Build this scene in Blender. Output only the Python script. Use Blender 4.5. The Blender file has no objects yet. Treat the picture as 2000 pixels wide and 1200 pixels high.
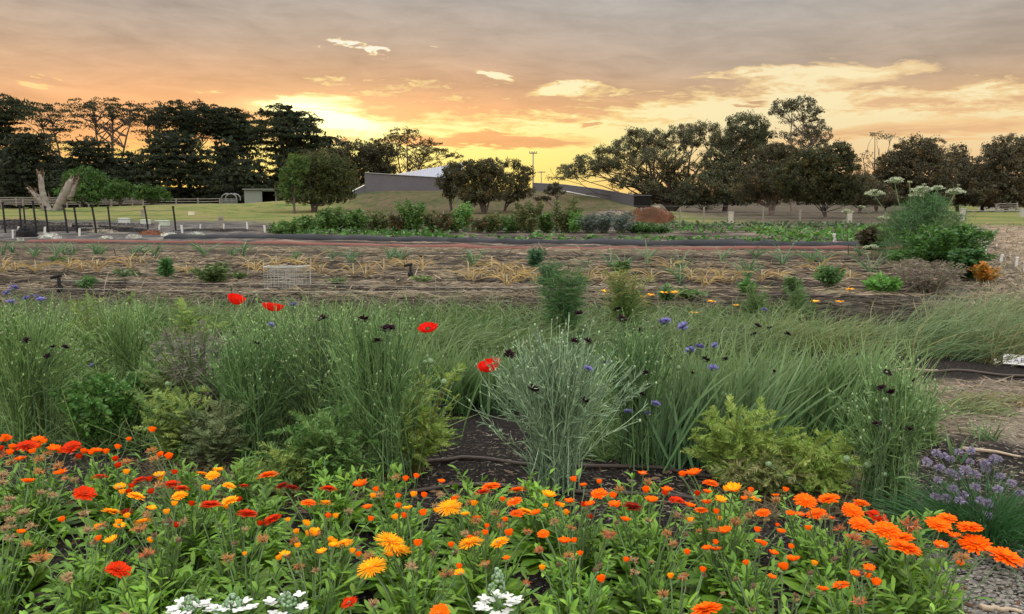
import bpy, math, random
import numpy as np
from mathutils import Matrix, Vector, Euler

# ------------------------------------------------------------------ camera
scene = bpy.context.scene
COL = scene.collection
F = 1570.0                      # focal length in pixels of the 2000 px wide photograph
PITCH = math.atan(208 / F)      # camera looks slightly down
CAMH = 1.4
cam_d = bpy.data.cameras.new("camera")
cam_d.sensor_width = 36.0
cam_d.lens = 36.0 * F / 2000.0
cam_d.clip_end = 9000
cam_d.clip_start = 0.05
cam = bpy.data.objects.new("camera", cam_d)
COL.objects.link(cam)
cam.location = (0, 0, CAMH)
cam.rotation_euler = (math.pi / 2 - PITCH, 0, 0)
scene.camera = cam

# ------------------------------------------------------------------ exposure
scene.view_settings.view_transform = 'Standard'
scene.view_settings.look = 'None'
scene.view_settings.gamma = 1
scene.view_settings.use_curve_mapping = False
scene.view_settings.exposure = 0.0
scene.cycles.use_denoising = True
scene.cycles.max_bounces = 6
scene.cycles.diffuse_bounces = 3
scene.cycles.glossy_bounces = 2
scene.cycles.transmission_bounces = 4
scene.cycles.transparent_max_bounces = 8

def ray(px, py):
    """direction of a photo pixel in world space (y component not normalised)"""
    u = (px - 1000) / F; v = (600 - py) / F
    c, s = math.cos(PITCH), math.sin(PITCH)
    return np.array([u, c + v * s, -s + v * c])

def AE(px, py):
    d = ray(px, py); d = d / np.linalg.norm(d)
    return math.atan2(d[0], d[1]), math.asin(d[2])

# ------------------------------------------------------------------ world
world = bpy.data.worlds.new("World")
scene.world = world
world.use_nodes = True
nt = world.node_tree
for n in list(nt.nodes): nt.nodes.remove(n)

class X:
    """tiny expression wrapper around math nodes"""
    def __init__(s, sock, tree): s.s = sock; s.t = tree
    def _m(s, op, *o, clamp=False):
        n = s.t.nodes.new('ShaderNodeMath'); n.operation = op; n.use_clamp = clamp
        for i, v in enumerate((s,) + o):
            if isinstance(v, X): s.t.links.new(v.s, n.inputs[i])
            else: n.inputs[i].default_value = v
        return X(n.outputs[0], s.t)
    def __add__(s, o): return s._m('ADD', o)
    def __radd__(s, o): return s._m('ADD', o)
    def __sub__(s, o): return s._m('SUBTRACT', o)
    def __rsub__(s, o): return (s * -1.0) + o
    def __mul__(s, o): return s._m('MULTIPLY', o)
    def __rmul__(s, o): return s._m('MULTIPLY', o)
    def clamp(s): return s._m('ADD', 0.0, clamp=True)
    def mx(s, o): return s._m('MAXIMUM', o)
    def mn(s, o): return s._m('MINIMUM', o)
    def exp(s): return s._m('EXPONENT')
    def pw(s, o): return s._m('POWER', o)
    def smooth(s, a, b):
        n = s.t.nodes.new('ShaderNodeMapRange'); n.interpolation_type = 'SMOOTHSTEP'
        s.t.links.new(s.s, n.inputs[0]); n.inputs[1].default_value = a; n.inputs[2].default_value = b
        return X(n.outputs[0], s.t)

def ramp(tree, x, stops, interp='LINEAR', scale=1.0):
    """stops: (pos, value or colour)"""
    n = tree.nodes.new('ShaderNodeValToRGB'); n.color_ramp.interpolation = interp
    el = n.color_ramp.elements
    while len(el) > 1: el.remove(el[-1])
    for i, (p, c) in enumerate(stops):
        if isinstance(c, (int, float)): c = (c, c, c)
        e = el[0] if i == 0 else el.new(p)
        e.position = p; e.color = (*c, 1)
    tree.links.new(x.s, n.inputs[0])
    return n.outputs[0]

def mixc(tree, f, a, b, blend='MIX'):
    n = tree.nodes.new('ShaderNodeMix'); n.data_type = 'RGBA'; n.blend_type = blend; n.clamp_factor = True
    for sock, v in ((n.inputs[0], f), (n.inputs[6], a), (n.inputs[7], b)):
        if isinstance(v, X): v = v.s
        if isinstance(v, (int, float)): sock.default_value = v
        elif isinstance(v, tuple): sock.default_value = (*v, 1) if len(v) == 3 else v
        else: tree.links.new(v, sock)
    return n.outputs[2]

def lin(*rgb):
    return tuple(((c / 255) / 12.92 if c <= 10 else ((c / 255 + .055) / 1.055) ** 2.4) for c in rgb)

tc = nt.nodes.new('ShaderNodeTexCoord')
sep = nt.nodes.new('ShaderNodeSeparateXYZ')
nt.links.new(tc.outputs['Generated'], sep.inputs[0])
dx, dy, dz = (X(sep.outputs[i], nt) for i in range(3))
az = dx._m('ARCTAN2', dy)                       # 0 straight ahead, + to the right
el = dz._m('ARCSINE')
AZL, _ = AE(0, 392); AZR, _ = AE(2000, 392)
azn = (az - AZL) * (1.0 / (AZR - AZL))          # 0..1 across the view
def azpos(px): return (AE(px, 300)[0] - AZL) / (AZR - AZL)
def elv(py, px=1000): return AE(px, py)[1]

def noise(tree, vec, scale, detail=6, rough=.55, dist=0.0):
    n = tree.nodes.new('ShaderNodeTexNoise'); n.inputs['Scale'].default_value = scale
    n.inputs['Detail'].default_value = detail; n.inputs['Roughness'].default_value = rough
    n.inputs['Distortion'].default_value = dist
    tree.links.new(vec, n.inputs['Vector'])
    return X(n.outputs['Fac'], tree)
def vec3(tree, x, y, z=0.0):
    n = tree.nodes.new('ShaderNodeCombineXYZ')
    for i, v in enumerate((x, y, z)):
        if isinstance(v, X): tree.links.new(v.s, n.inputs[i])
        else: n.inputs[i].default_value = v
    return n.outputs[0]

# clouds are flat sheets overhead: streaks get thinner towards the horizon
elc = el.mx(0.0)
vstr = (elc + .03).pw(.6)
nbig = noise(nt, vec3(nt, az * 3.2, vstr * 11.0, 2.0), 1.0, 5, .6, .4)
nfine = noise(nt, vec3(nt, az * 11.0 + vstr * 9.0, vstr * 42.0, 5.0), 1.0, 5, .62, .6)
nstr = noise(nt, vec3(nt, az * 13.0 + vstr * 14.0, vstr * 48.0, 9.0), 1.0, 5, .6, .5)
nrag = noise(nt, vec3(nt, az * 42.0, vstr * 120.0, 3.0), 1.0, 4, .65, .4)

azw = az + (nfine - .5) * .1 + (nbig - .5) * .09
elw = el + (nstr - .5) * .022 + (nfine - .5) * .03
def blob(px, py, rx, ry, rot=0.0):
    a0, e0 = AE(px, py)
    a = (azw - a0) ; e = (elw - e0)
    c, s = math.cos(rot), math.sin(rot)
    u = (a * c + e * s) * (F / rx); v = (e * c - a * s) * (F / ry)
    return ((u * u + v * v) * -1.0).exp()

# lower edge of the cloud deck over azimuth, as elevation (radians)
edge_pts = [(0, 300), (430, 282), (540, 262), (580, 232), (640, 208), (720, 212), (860, 217), (1000, 226), (1060, 236), (1130, 226), (1230, 214), (1330, 196), (1420, 184), (1500, 172), (1600, 160), (1720, 165), (1850, 178), (2000, 196)]
E0, E1 = -.06, .2
edge = X(ramp(nt, azn, [(min(1, max(0, azpos(p))), (elv(y, p) - E0) / (E1 - E0)) for p, y in edge_pts]), nt)
edge = edge * (E1 - E0) + E0
cov = (el - edge) * 42.0 + (nbig - .5) * 4.2 + (nfine - .5) * 5.2 + (nrag - .5) * 2.4 + .35
# openings in the deck
opens = (blob(690, 88, 62, 14, -.22) * 3.6 + blob(735, 105, 26, 10, -.25) * 2.6 + blob(965, 145, 26, 10, -.2) * 4.2
         + blob(105, 157, 55, 10, -.05) * 3.4 + blob(420, 178, 28, 7, 0) * 2.2 + blob(870, 92, 40, 6, -.1) * 2.4
         + blob(1040, 103, 40, 5, -.1) * 2.6 + blob(1110, 168, 60, 12, .1) * 3.2 + blob(1230, 135, 90, 10, .05) * 1.6
         + blob(1450, 140, 120, 12, 0) * 1.1 + blob(1640, 140, 150, 14, 0) * 1.2
         + blob(640, 236, 70, 22, -.2) * 5.0 + blob(590, 210, 40, 12, -.2) * 3.4)
cov = cov - opens * ((nfine * 4.6 - 1.15) + (nstr - .5) * 1.5 + (nrag - .5) * 4.5).mx(0.0)
deck = cov.smooth(-.25, .95)
# separate low strips of cloud
s1 = blob(960, 276, 190, 15, 0) * 3.4 + blob(690, 264, 46, 10, .3) * 1.4 + blob(1150, 246, 34, 6, 0) * 2.0 + blob(1450, 205, 55, 5, .03) * 2.2 + blob(770, 220, 34, 8, 0) * 2.0
s1 = s1 + blob(1850, 130, 260, 22, -.02) * 1.5 + blob(1620, 268, 120, 14, .02) * .9 + blob(1880, 250, 240, 26, 0) * 1.5 + blob(1880, 205, 120, 5, 0) * 1.1 + blob(1700, 170, 120, 5, 0) * .9
strips = (s1 + (nfine - .5) * 2.6 + (nbig - .5) * 1.2).smooth(.95, 1.7)
mask = deck.mx(strips)

eln = (el * (1.0 / elv(0))).clamp()            # 0 horizon .. 1 top of the frame
# clear sky behind: yellow over the sunset point, cream to the right
clearA = ramp(nt, eln, [(0, lin(255, 216, 110)), (.25, lin(255, 240, 140)), (.42, lin(255, 244, 172)), (.6, lin(252, 238, 190)), (.75, lin(244, 240, 220)), (1, lin(232, 230, 215))])
clearB = ramp(nt, eln, [(0, lin(240, 178, 124)), (.2, lin(240, 204, 152)), (.42, lin(248, 230, 180)), (.6, lin(250, 232, 185)), (1, lin(225, 216, 200))])
clear = mixc(nt, azn.smooth(azpos(1000), azpos(1480)), clearA, clearB)
clear = mixc(nt, azn.smooth(azpos(640), azpos(250)), clear, ramp(nt, eln, [(0, lin(255, 205, 90)), (.3, lin(255, 214, 120)), (1, lin(240, 224, 196))]))
# cloud colours: orange low on the left, mauve grey above and right
cloudL = ramp(nt, eln, [(0, lin(255, 186, 96)), (.3, lin(250, 176, 108)), (.45, lin(242, 174, 116)), (.62, lin(216, 170, 132)), (.78, lin(190, 166, 146)), (1, lin(176, 167, 159))])
cloudR = ramp(nt, eln, [(0, lin(240, 178, 122)), (.3, lin(226, 180, 132)), (.5, lin(208, 170, 130)), (.66, lin(182, 161, 141)), (1, lin(172, 167, 161))])
cloud = mixc(nt, azn.smooth(azpos(750), azpos(1500)), cloudL, cloudR)
cloud = mixc(nt, azn.smooth(azpos(330), azpos(-60)) * .5, cloud, ramp(nt, eln, [(0, lin(250, 190, 120)), (.45, lin(238, 184, 136)), (.7, lin(214, 180, 148)), (1, lin(188, 170, 155))]))
shade = (nbig - .5) * .75 + (nstr - .5) * .28 + (nfine - .5) * .55 + 1.0
cs = nt.nodes.new('ShaderNodeVectorMath'); cs.operation = 'SCALE'
nt.links.new(cloud, cs.inputs[0]); nt.links.new(shade.s, cs.inputs['Scale'])
# thin lit fringe where the deck breaks
fr = (mask * (mask * -1.0 + 1.0) * 4.0).clamp()
skyc = mixc(nt, mask, clear, cs.outputs[0])
skyc = mixc(nt, fr * .42, skyc, mixc(nt, azn.smooth(azpos(900), azpos(1700)), lin(255, 214, 120), lin(250, 205, 140)))
# the sun's glow behind the cloud edge
glow = blob(650, 236, 76, 17, -.15) * 1.5 + blob(605, 216, 44, 9, -.2) * .6 + blob(640, 250, 190, 60, 0) * .16
skyc = mixc(nt, 1.0, skyc, mixc(nt, glow.clamp(), (0, 0, 0), (1.0, .93, .45)), 'ADD')
# overhead and behind the camera: unseen sky, brightened beyond dusk to light the foliage
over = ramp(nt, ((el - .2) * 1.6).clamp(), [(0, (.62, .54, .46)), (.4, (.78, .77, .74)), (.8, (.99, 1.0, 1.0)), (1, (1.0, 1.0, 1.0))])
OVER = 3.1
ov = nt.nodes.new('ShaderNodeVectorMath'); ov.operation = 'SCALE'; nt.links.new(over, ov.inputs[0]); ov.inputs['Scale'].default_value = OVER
# clear-air term
nish = nt.nodes.new('ShaderNodeTexSky'); nish.sky_type = 'NISHITA'; nish.sun_disc = False
SUN_AZ, SUN_EL = AE(640, 226)
nish.sun_elevation = SUN_EL; nish.sun_rotation = SUN_AZ
bg1 = nt.nodes.new('ShaderNodeBackground'); nt.links.new(nish.outputs[0], bg1.inputs[0]); bg1.inputs[1].default_value = .003
bg2a = nt.nodes.new('ShaderNodeBackground'); nt.links.new(skyc, bg2a.inputs[0])
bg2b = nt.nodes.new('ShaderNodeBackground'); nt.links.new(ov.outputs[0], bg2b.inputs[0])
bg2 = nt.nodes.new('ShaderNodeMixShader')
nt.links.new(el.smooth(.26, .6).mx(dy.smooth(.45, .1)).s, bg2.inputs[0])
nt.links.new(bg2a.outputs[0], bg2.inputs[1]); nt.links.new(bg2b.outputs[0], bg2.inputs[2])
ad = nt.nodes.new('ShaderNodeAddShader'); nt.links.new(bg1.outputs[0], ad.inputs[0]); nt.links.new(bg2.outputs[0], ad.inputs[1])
wo = nt.nodes.new('ShaderNodeOutputWorld'); nt.links.new(ad.outputs[0], wo.inputs[0])

# ------------------------------------------------------------------ sun (low, behind cloud)
sun_d = bpy.data.lights.new("sun", 'SUN'); sun_d.energy = .5; sun_d.angle = math.radians(12); sun_d.color = (1, .62, .3)
sun = bpy.data.objects.new("sun", sun_d); COL.objects.link(sun)
sdir = Vector((math.sin(SUN_AZ) * math.cos(SUN_EL), math.cos(SUN_AZ) * math.cos(SUN_EL), math.sin(SUN_EL)))
sun.rotation_euler = sdir.to_track_quat('Z', 'Y').to_euler()

# ------------------------------------------------------------------ small noise helpers
def _hash(ix, iy, seed):
    h = (ix.astype(np.int64) * 374761393 + iy.astype(np.int64) * 668265263 + seed * 1442695041) & 0xffffffff
    h = ((h ^ (h >> 13)) * 1274126177) & 0xffffffff
    return ((h ^ (h >> 16)) & 0xffff) / 65535.0
def vnoise(x, y, seed=0):
    x = np.asarray(x, float); y = np.asarray(y, float)
    ix = np.floor(x); iy = np.floor(y); fx = x - ix; fy = y - iy
    fx = fx * fx * (3 - 2 * fx); fy = fy * fy * (3 - 2 * fy)
    a = _hash(ix, iy, seed); b = _hash(ix + 1, iy, seed); c = _hash(ix, iy + 1, seed); d = _hash(ix + 1, iy + 1, seed)
    return (a * (1 - fx) + b * fx) * (1 - fy) + (c * (1 - fx) + d * fx) * fy - .5
def ss(x, a, b):
    t = np.clip((x - a) / (b - a), 0, 1); return t * t * (3 - 2 * t)
def bump(x, c, w): return np.exp(-((x - c) / w) ** 2)

ROWK = .17                                    # garden rows run at this slope
def rowv(x, y): return y + ROWK * x
def Hs(x, y):
    """smooth ground height"""
    x = np.asarray(x, float); y = np.asarray(y, float)
    v = rowv(x, y)
    h = np.zeros(np.broadcast(x, y).shape)
    far = ss(y, 60, 90)
    # grassy mound under the long shed
    t = ss(x, -38, -17) * (1 - ss(x, 3, 22))
    h = h + 2.75 * t * ss(y, 88, 120) * (1 - ss(y, 150, 210) * .6)
    h = h + .9 * ss(x, -70, -40) * (1 - ss(x, -34, -24)) * bump(y, 112, 30)
    h = h + .3 * far * vnoise(x / 30, y / 30, 3)
    # ground rises to the footing of the sloping wall
    wz = np.interp(x, [0, 7.2, 11.9, 15.2, 21], [2.9, 2.75, 1.7, .4, 0.]); wy = np.interp(x, [3, 7.2, 11.9, 15.2], [120, 116, 108, 98])
    h = np.where((x > 2) & (x < 22), np.maximum(h, wz * ss(y, wy - 26, wy - 1) * (1 - ss(y, wy + 4, wy + 30)) * ss(x, 2, 7)), h)
    # raised beds
    near = 1 - ss(v, 27, 34)
    bed = .05 * bump(v, 12.6, .75) + .05 * bump(v, 15.6, .9) + .05 * bump(v, 18.8, 1.0) + .05 * bump(v, 22.3, 1.2) + .07 * bump(v, 8.5, .6)
    h = h + bed * near
    return h
def H(x, y):
    x = np.asarray(x, float); y = np.asarray(y, float)
    n = .05 * vnoise(x * .9, y * .9, 1) + .035 * vnoise(x * 2.7, y * 2.7, 2) + .018 * vnoise(x * 8, y * 8, 4) + .01 * vnoise(x * 19, y * 19, 5)
    k = 1 - ss(y, 25, 60) * .6
    return Hs(x, y) + n * k
def GP(px, py):
    """ground point seen at a photo pixel"""
    d = ray(px, py)
    t = CAMH / max(1e-3, -d[2]) if d[2] < -1e-4 else 2000
    for _ in range(12):
        p = d * t; z = float(H(p[0], p[1]))
        if d[2] > -1e-4: break
        t = .5 * t + .5 * (CAMH - z) / -d[2]
    p = d * t
    return np.array([p[0], p[1], float(H(p[0], p[1]))])
def PT(px, py, d):
    """point at forward distance d (world y) behind a photo pixel"""
    r = ray(px, py); t = d / r[1]
    return np.array([0, 0, CAMH]) + r * t
def PX(x, y, z):
    c, s = math.cos(PITCH), math.sin(PITCH)
    z = z - CAMH; dep = y * c - z * s; up = y * s + z * c
    return 1000 + F * x / dep, 600 - F * up / dep

# ------------------------------------------------------------------ materials
MATS = {}
def newmat(name):
    m = bpy.data.materials.new(name); m.use_nodes = True
    t = m.node_tree
    for n in list(t.nodes): t.nodes.remove(n)
    o = t.nodes.new('ShaderNodeOutputMaterial')
    MATS[name] = m
    return m, t, o
def objco(t, which='Object'):
    return t.nodes.new('ShaderNodeTexCoord').outputs[which]
def geopos(t):
    return t.nodes.new('ShaderNodeNewGeometry').outputs['Position']

def col_mat(name, rough=.6, transl=0.0, vary=.35, nscale=40., spec=.3, sheen=0.0, bump_s=0.0, bump_d=.01):
    """surface whose own colour comes from the mesh's colour attribute, broken up by noise"""
    m, t, o = newmat(name)
    a = t.nodes.new('ShaderNodeAttribute'); a.attribute_name = 'Col'
    n = noise(t, geopos(t), nscale, 4, .6)
    k = (n - .5) * (2 * vary) + 1.0
    sc = t.nodes.new('ShaderNodeVectorMath'); sc.operation = 'SCALE'
    t.links.new(a.outputs['Color'], sc.inputs[0]); t.links.new(k.s, sc.inputs['Scale'])
    b = t.nodes.new('ShaderNodeBsdfPrincipled')
    t.links.new(sc.outputs[0], b.inputs['Base Color']); b.inputs['Roughness'].default_value = rough
    b.inputs['Specular IOR Level'].default_value = spec
    if bump_s:
        bn = t.nodes.new('ShaderNodeBump'); bn.inputs['Strength'].default_value = bump_s; bn.inputs['Distance'].default_value = bump_d
        t.links.new(noise(t, geopos(t), nscale * 2, 4).s, bn.inputs['Height']); t.links.new(bn.outputs[0], b.inputs['Normal'])
    last = b.outputs[0]
    if transl:
        tr = t.nodes.new('ShaderNodeBsdfTranslucent'); t.links.new(sc.outputs[0], tr.inputs[0])
        mx = t.nodes.new('ShaderNodeMixShader'); mx.inputs[0].default_value = transl
        t.links.new(last, mx.inputs[1]); t.links.new(tr.outputs[0], mx.inputs[2]); last = mx.outputs[0]
    t.links.new(last, o.inputs[0])
    return m
LEAF = col_mat('leaf', .5, .3, .3, 60)
PETAL = col_mat('petal', .7, .3, .25, 150, .04)
TREE = col_mat('tree_leaf', .7, .22, .45, .8, .15)
WOOD = col_mat('bark', .85, 0, .5, 12, .15, bump_s=.6, bump_d=.02)
DRY = col_mat('dry_stem', .8, .15, .4, 30, .15)
MATT = col_mat('painted', .6, 0, .2, 8, .3)
PLAST = col_mat('plastic', .8, 0, .25, 20, .08)

# ------------------------------------------------------------------ geometry buffer
class G:
    def __init__(s): s.V = []; s.C = []; s.Q = []; s.T = []; s.n = 0
    def add(s, V, C, Q=None, T=None):
        V = np.asarray(V, float).reshape(-1, 3)
        C = np.asarray(C, float)
        if C.ndim == 1: C = np.broadcast_to(C, (len(V), 3))
        C = C.reshape(-1, 3)
        if Q is not None and len(Q): s.Q.append(np.asarray(Q).reshape(-1, 4) + s.n)
        if T is not None and len(T): s.T.append(np.asarray(T).reshape(-1, 3) + s.n)
        s.V.append(V); s.C.append(C); s.n += len(V)
    def data(s):
        V = np.concatenate(s.V); C = np.concatenate(s.C)
        Q = np.concatenate(s.Q) if s.Q else np.zeros((0, 4), int); T = np.concatenate(s.T) if s.T else np.zeros((0, 3), int)
        return V, C, Q, T
    def mesh(s, name, mat, off=(0, 0, 0), smooth=True):
        V, C, Q, T = s.data()
        V = V - np.asarray(off)
        me = bpy.data.meshes.new(name)
        nl = len(Q) * 4 + len(T) * 3
        me.vertices.add(len(V)); me.vertices.foreach_set('co', V.astype(np.float32).ravel())
        me.loops.add(nl); me.loops.foreach_set('vertex_index', np.concatenate([Q.ravel(), T.ravel()]).astype(np.int32))
        st = np.concatenate([np.arange(len(Q)) * 4, len(Q) * 4 + np.arange(len(T)) * 3]).astype(np.int32)
        me.polygons.add(len(st)); me.polygons.foreach_set('loop_start', st)
        me.polygons.foreach_set('use_smooth', np.full(len(st), smooth))
        a = me.color_attributes.new('Col', 'FLOAT_COLOR', 'POINT')
        a.data.foreach_set('color', np.concatenate([np.clip(C, 0, 1), np.ones((len(C), 1))], 1).astype(np.float32).ravel())
        me.update(calc_edges=True)
        me.materials.append(mat)
        return me
    def build(s, name, mat, parent=None, loc=None, smooth=True, off=None):
        """links ONE mesh object; geometry is given in world space and moved to its origin"""
        loc = np.asarray(loc if loc is not None else (parent_loc(parent) if parent is not None else (0, 0, 0)), float)
        me = s.mesh(name, mat, loc, smooth)
        o = bpy.data.objects.new(name, me); COL.objects.link(o)
        if parent is not None:
            o.parent = parent; o.location = loc - parent_loc(parent)
        else: o.location = loc
        LOC[o.name] = loc
        return o
LOC = {}
def parent_loc(p): return np.asarray(LOC[p.name])
def tag(o, label=None, cat=None, group=None, kind=None):
    if label: o['label'] = label
    if cat: o['category'] = cat
    if group: o['group'] = group
    if kind: o['kind'] = kind
    return o
def thing(name, loc, label, cat, group=None):
    o = bpy.data.objects.new(name, None); COL.objects.link(o)
    o.empty_display_size = .1
    o.location = loc; LOC[o.name] = np.asarray(loc, float)
    return tag(o, label, cat, group)
def ordn(i):
    w = ['first', 'second', 'third', 'fourth', 'fifth', 'sixth', 'seventh', 'eighth', 'ninth', 'tenth', 'eleventh', 'twelfth']
    return w[i] if i < len(w) else '%dth' % (i + 1)

rng = np.random.default_rng(7)
def U(a, b, n=None): return rng.uniform(a, b, n)
def nrm(v): return v / np.maximum(1e-9, np.linalg.norm(v, axis=-1, keepdims=True))
def jcol(c, n, amt=.2, hue=.08):
    """n colours around c"""
    c = np.asarray(c, float)
    k = 1 + U(-amt, amt, n)[:, None]
    return np.clip(c[None] * k * (1 + rng.uniform(-hue, hue, (n, 3))), 0, 1)
def mixcol(a, b, n):
    t = U(0, 1, n)[:, None]; return np.asarray(a)[None] * (1 - t) + np.asarray(b)[None] * t

def curves(base, d0, L, S=6, bend=None, wig=0.0):
    """N centre lines (N,S,3): start base, direction d0, length L, direction drifting by bend"""
    base = np.atleast_2d(base); N = len(base)
    d0 = nrm(np.broadcast_to(np.asarray(d0, float), (N, 3)))
    L = np.broadcast_to(L, (N,))
    t = np.linspace(0, 1, S)
    b = np.zeros((N, 3)) if bend is None else np.broadcast_to(bend, (N, 3))
    D = d0[:, None, :] + b[:, None, :] * t[None, :, None]
    if wig: D = D + rng.normal(0, wig, (N, S, 3)) * t[None, :, None]
    D = nrm(D)
    st = D[:, :-1] * (L / (S - 1))[:, None, None]
    P = np.concatenate([np.zeros((N, 1, 3)), np.cumsum(st, 1)], 1) + base[:, None]
    return P
def ribbons(g, P, W, col, prof=None, side=None, fold=0.0, tipcol=None):
    P = np.asarray(P); N, S, _ = P.shape
    W = np.broadcast_to(W, (N,))
    if prof is None: prof = np.sin(np.linspace(.25, math.pi, S)) ** .7
    prof = np.maximum(np.asarray(prof), .04)
    T = nrm(np.gradient(P, axis=1))
    if side is None:
        r = rng.normal(0, 1, (N, 3)); r[:, 2] *= .4
        side = np.cross(P[:, -1] - P[:, 0] + 1e-6, r)
    side = nrm(np.asarray(side, float))
    if side.ndim == 2: side = np.repeat(side[:, None], S, 1)
    side = nrm(side - T * (side * T).sum(-1, keepdims=True))
    hw = (W[:, None] * prof[None] * .5)[..., None]
    up = np.cross(side, T)
    col = np.asarray(col, float)
    if col.ndim == 1: col = np.broadcast_to(col, (N, 3))
    c = np.repeat(col[:, None], S, 1) if col.ndim == 2 else col
    if tipcol is not None:
        tt = np.linspace(0, 1, S)[None, :, None] ** 1.5
        c = c * (1 - tt) + np.asarray(tipcol, float).reshape(-1, 1, 3) * tt
    if fold:
        Vs = np.stack([P - side * hw + up * hw * fold, P, P + side * hw + up * hw * fold], 2)   # N,S,3,3
        K = 3
    else:
        Vs = np.stack([P - side * hw, P + side * hw], 2); K = 2
    Cc = np.repeat(c[:, :, None], K, 2)
    idx = np.arange(N * S * K).reshape(N, S, K)
    q = []
    for k in range(K - 1):
        q.append(np.stack([idx[:, :-1, k], idx[:, :-1, k + 1], idx[:, 1:, k + 1], idx[:, 1:, k]], -1).reshape(-1, 4))
    g.add(Vs, Cc, np.concatenate(q))
def tubes(g, P, R, col, K=4, cap=False):
    P = np.asarray(P, float)
    if P.ndim == 2: P = P[None]
    N, S, _ = P.shape
    R = np.asarray(R, float)
    if R.ndim == 0: R = np.full((N, S), float(R))
    if R.ndim == 1: R = np.broadcast_to(R[None] if len(R) == S and N != S else (R[:, None] if len(R) == N else R[None]), (N, S))
    T = nrm(np.gradient(P, axis=1)) if S > 1 else None
    ref = np.where(np.abs(T[..., 2:3]) > .9, np.array([1., 0, 0]), np.array([0, 0, 1.]))
    ref = np.broadcast_to(ref[:, :1], ref.shape) if S > 1 else ref
    A = nrm(np.cross(T, ref)); B = np.cross(T, A)
    th = np.arange(K) / K * 2 * math.pi
    V = P[:, :, None] + R[:, :, None, None] * (A[:, :, None] * np.cos(th)[None, None, :, None] + B[:, :, None] * np.sin(th)[None, None, :, None])
    col = np.asarray(col, float)
    if col.ndim == 1: col = np.broadcast_to(col, (N, 3))
    C = np.broadcast_to(col[:, None, None], (N, S, K, 3)) if col.ndim == 2 else np.repeat(col[:, :, None], K, 2)
    idx = np.arange(N * S * K).reshape(N, S, K)
    nx = np.roll(idx, -1, 2)
    Q = np.stack([idx[:, :-1], nx[:, :-1], nx[:, 1:], idx[:, 1:]], -1).reshape(-1, 4)
    Tt = None
    if cap:
        tt = []
        for k in range(1, K - 1):
            tt.append(np.stack([idx[:, -1, 0], idx[:, -1, k], idx[:, -1, k + 1]], -1)); tt.append(np.stack([idx[:, 0, 0], idx[:, 0, k + 1], idx[:, 0, k]], -1))
        Tt = np.concatenate(tt)
    g.add(V, C, Q, Tt)
def _ico():
    import bmesh
    bm = bmesh.new(); bmesh.ops.create_icosphere(bm, subdivisions=2, radius=1)
    V = np.array([v.co[:] for v in bm.verts]); T = np.array([[v.index for v in f.verts] for f in bm.faces]); bm.free()
    bm = bmesh.new(); bmesh.ops.create_icosphere(bm, subdivisions=1, radius=1)
    V1 = np.array([v.co[:] for v in bm.verts]); T1 = np.array([[v.index for v in f.verts] for f in bm.faces]); bm.free()
    return (V, T), (V1, T1)
ICO2, ICO1 = _ico()
def balls(g, C, R, col, ico=None, jit=0.0):
    V, T = ico or ICO1
    C = np.atleast_2d(C); N = len(C); R = np.asarray(R, float)
    if R.ndim == 0: R = np.full((N, 3), float(R))
    elif R.ndim == 1 and len(R) == N and N != 3: R = np.repeat(R[:, None], 3, 1)
    elif R.ndim == 1: R = np.broadcast_to(R, (N, 3)) if len(R) == 3 else np.repeat(R[:, None], 3, 1)
    W = V[None] * R[:, None]
    if jit: W = W * (1 + rng.normal(0, jit, (N, len(V), 1)))
    W = W + C[:, None]
    col = np.asarray(col, float)
    cc = np.broadcast_to(col, (N, 3)) if col.ndim == 1 else col
    g.add(W, np.repeat(cc[:, None], len(V), 1), None, (T[None] + (np.arange(N) * len(V))[:, None, None]).reshape(-1, 3))
def cards(g, P, size, col, nbias=(0, 0, .6), asp=.6, flat=0.0):
    """leaf-sized rhombi at P"""
    N = len(P)
    n = nrm(rng.normal(0, 1, (N, 3)) * (1, 1, 1 - flat) + np.asarray(nbias))
    a = nrm(np.cross(n, rng.normal(0, 1, (N, 3)))); b = np.cross(n, a)
    s = np.broadcast_to(size, (N,))[:, None]
    V = np.stack([P - a * s, P + b * s * asp + n * s * .12, P + a * s, P - b * s * asp + n * s * .12], 1)
    g.add(V, np.repeat(col[:, None], 4, 1), np.arange(N * 4).reshape(N, 4))
def box(g, c, s, col, rz=0.0, rot=None):
    c = np.asarray(c, float); h = np.asarray(s, float) / 2
    v = np.array([[x, y, z] for x in (-1, 1) for y in (-1, 1) for z in (-1, 1)]) * h
    if rot is not None: v = v @ np.asarray(rot).T
    if rz: 
        cc, sn = math.cos(rz), math.sin(rz); v = v @ np.array([[cc, sn, 0], [-sn, cc, 0], [0, 0, 1]])
    q = [[0, 1, 3, 2], [4, 6, 7, 5], [0, 4, 5, 1], [2, 3, 7, 6], [0, 2, 6, 4], [1, 5, 7, 3]]
    g.add(v + c, col, q)

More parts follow.
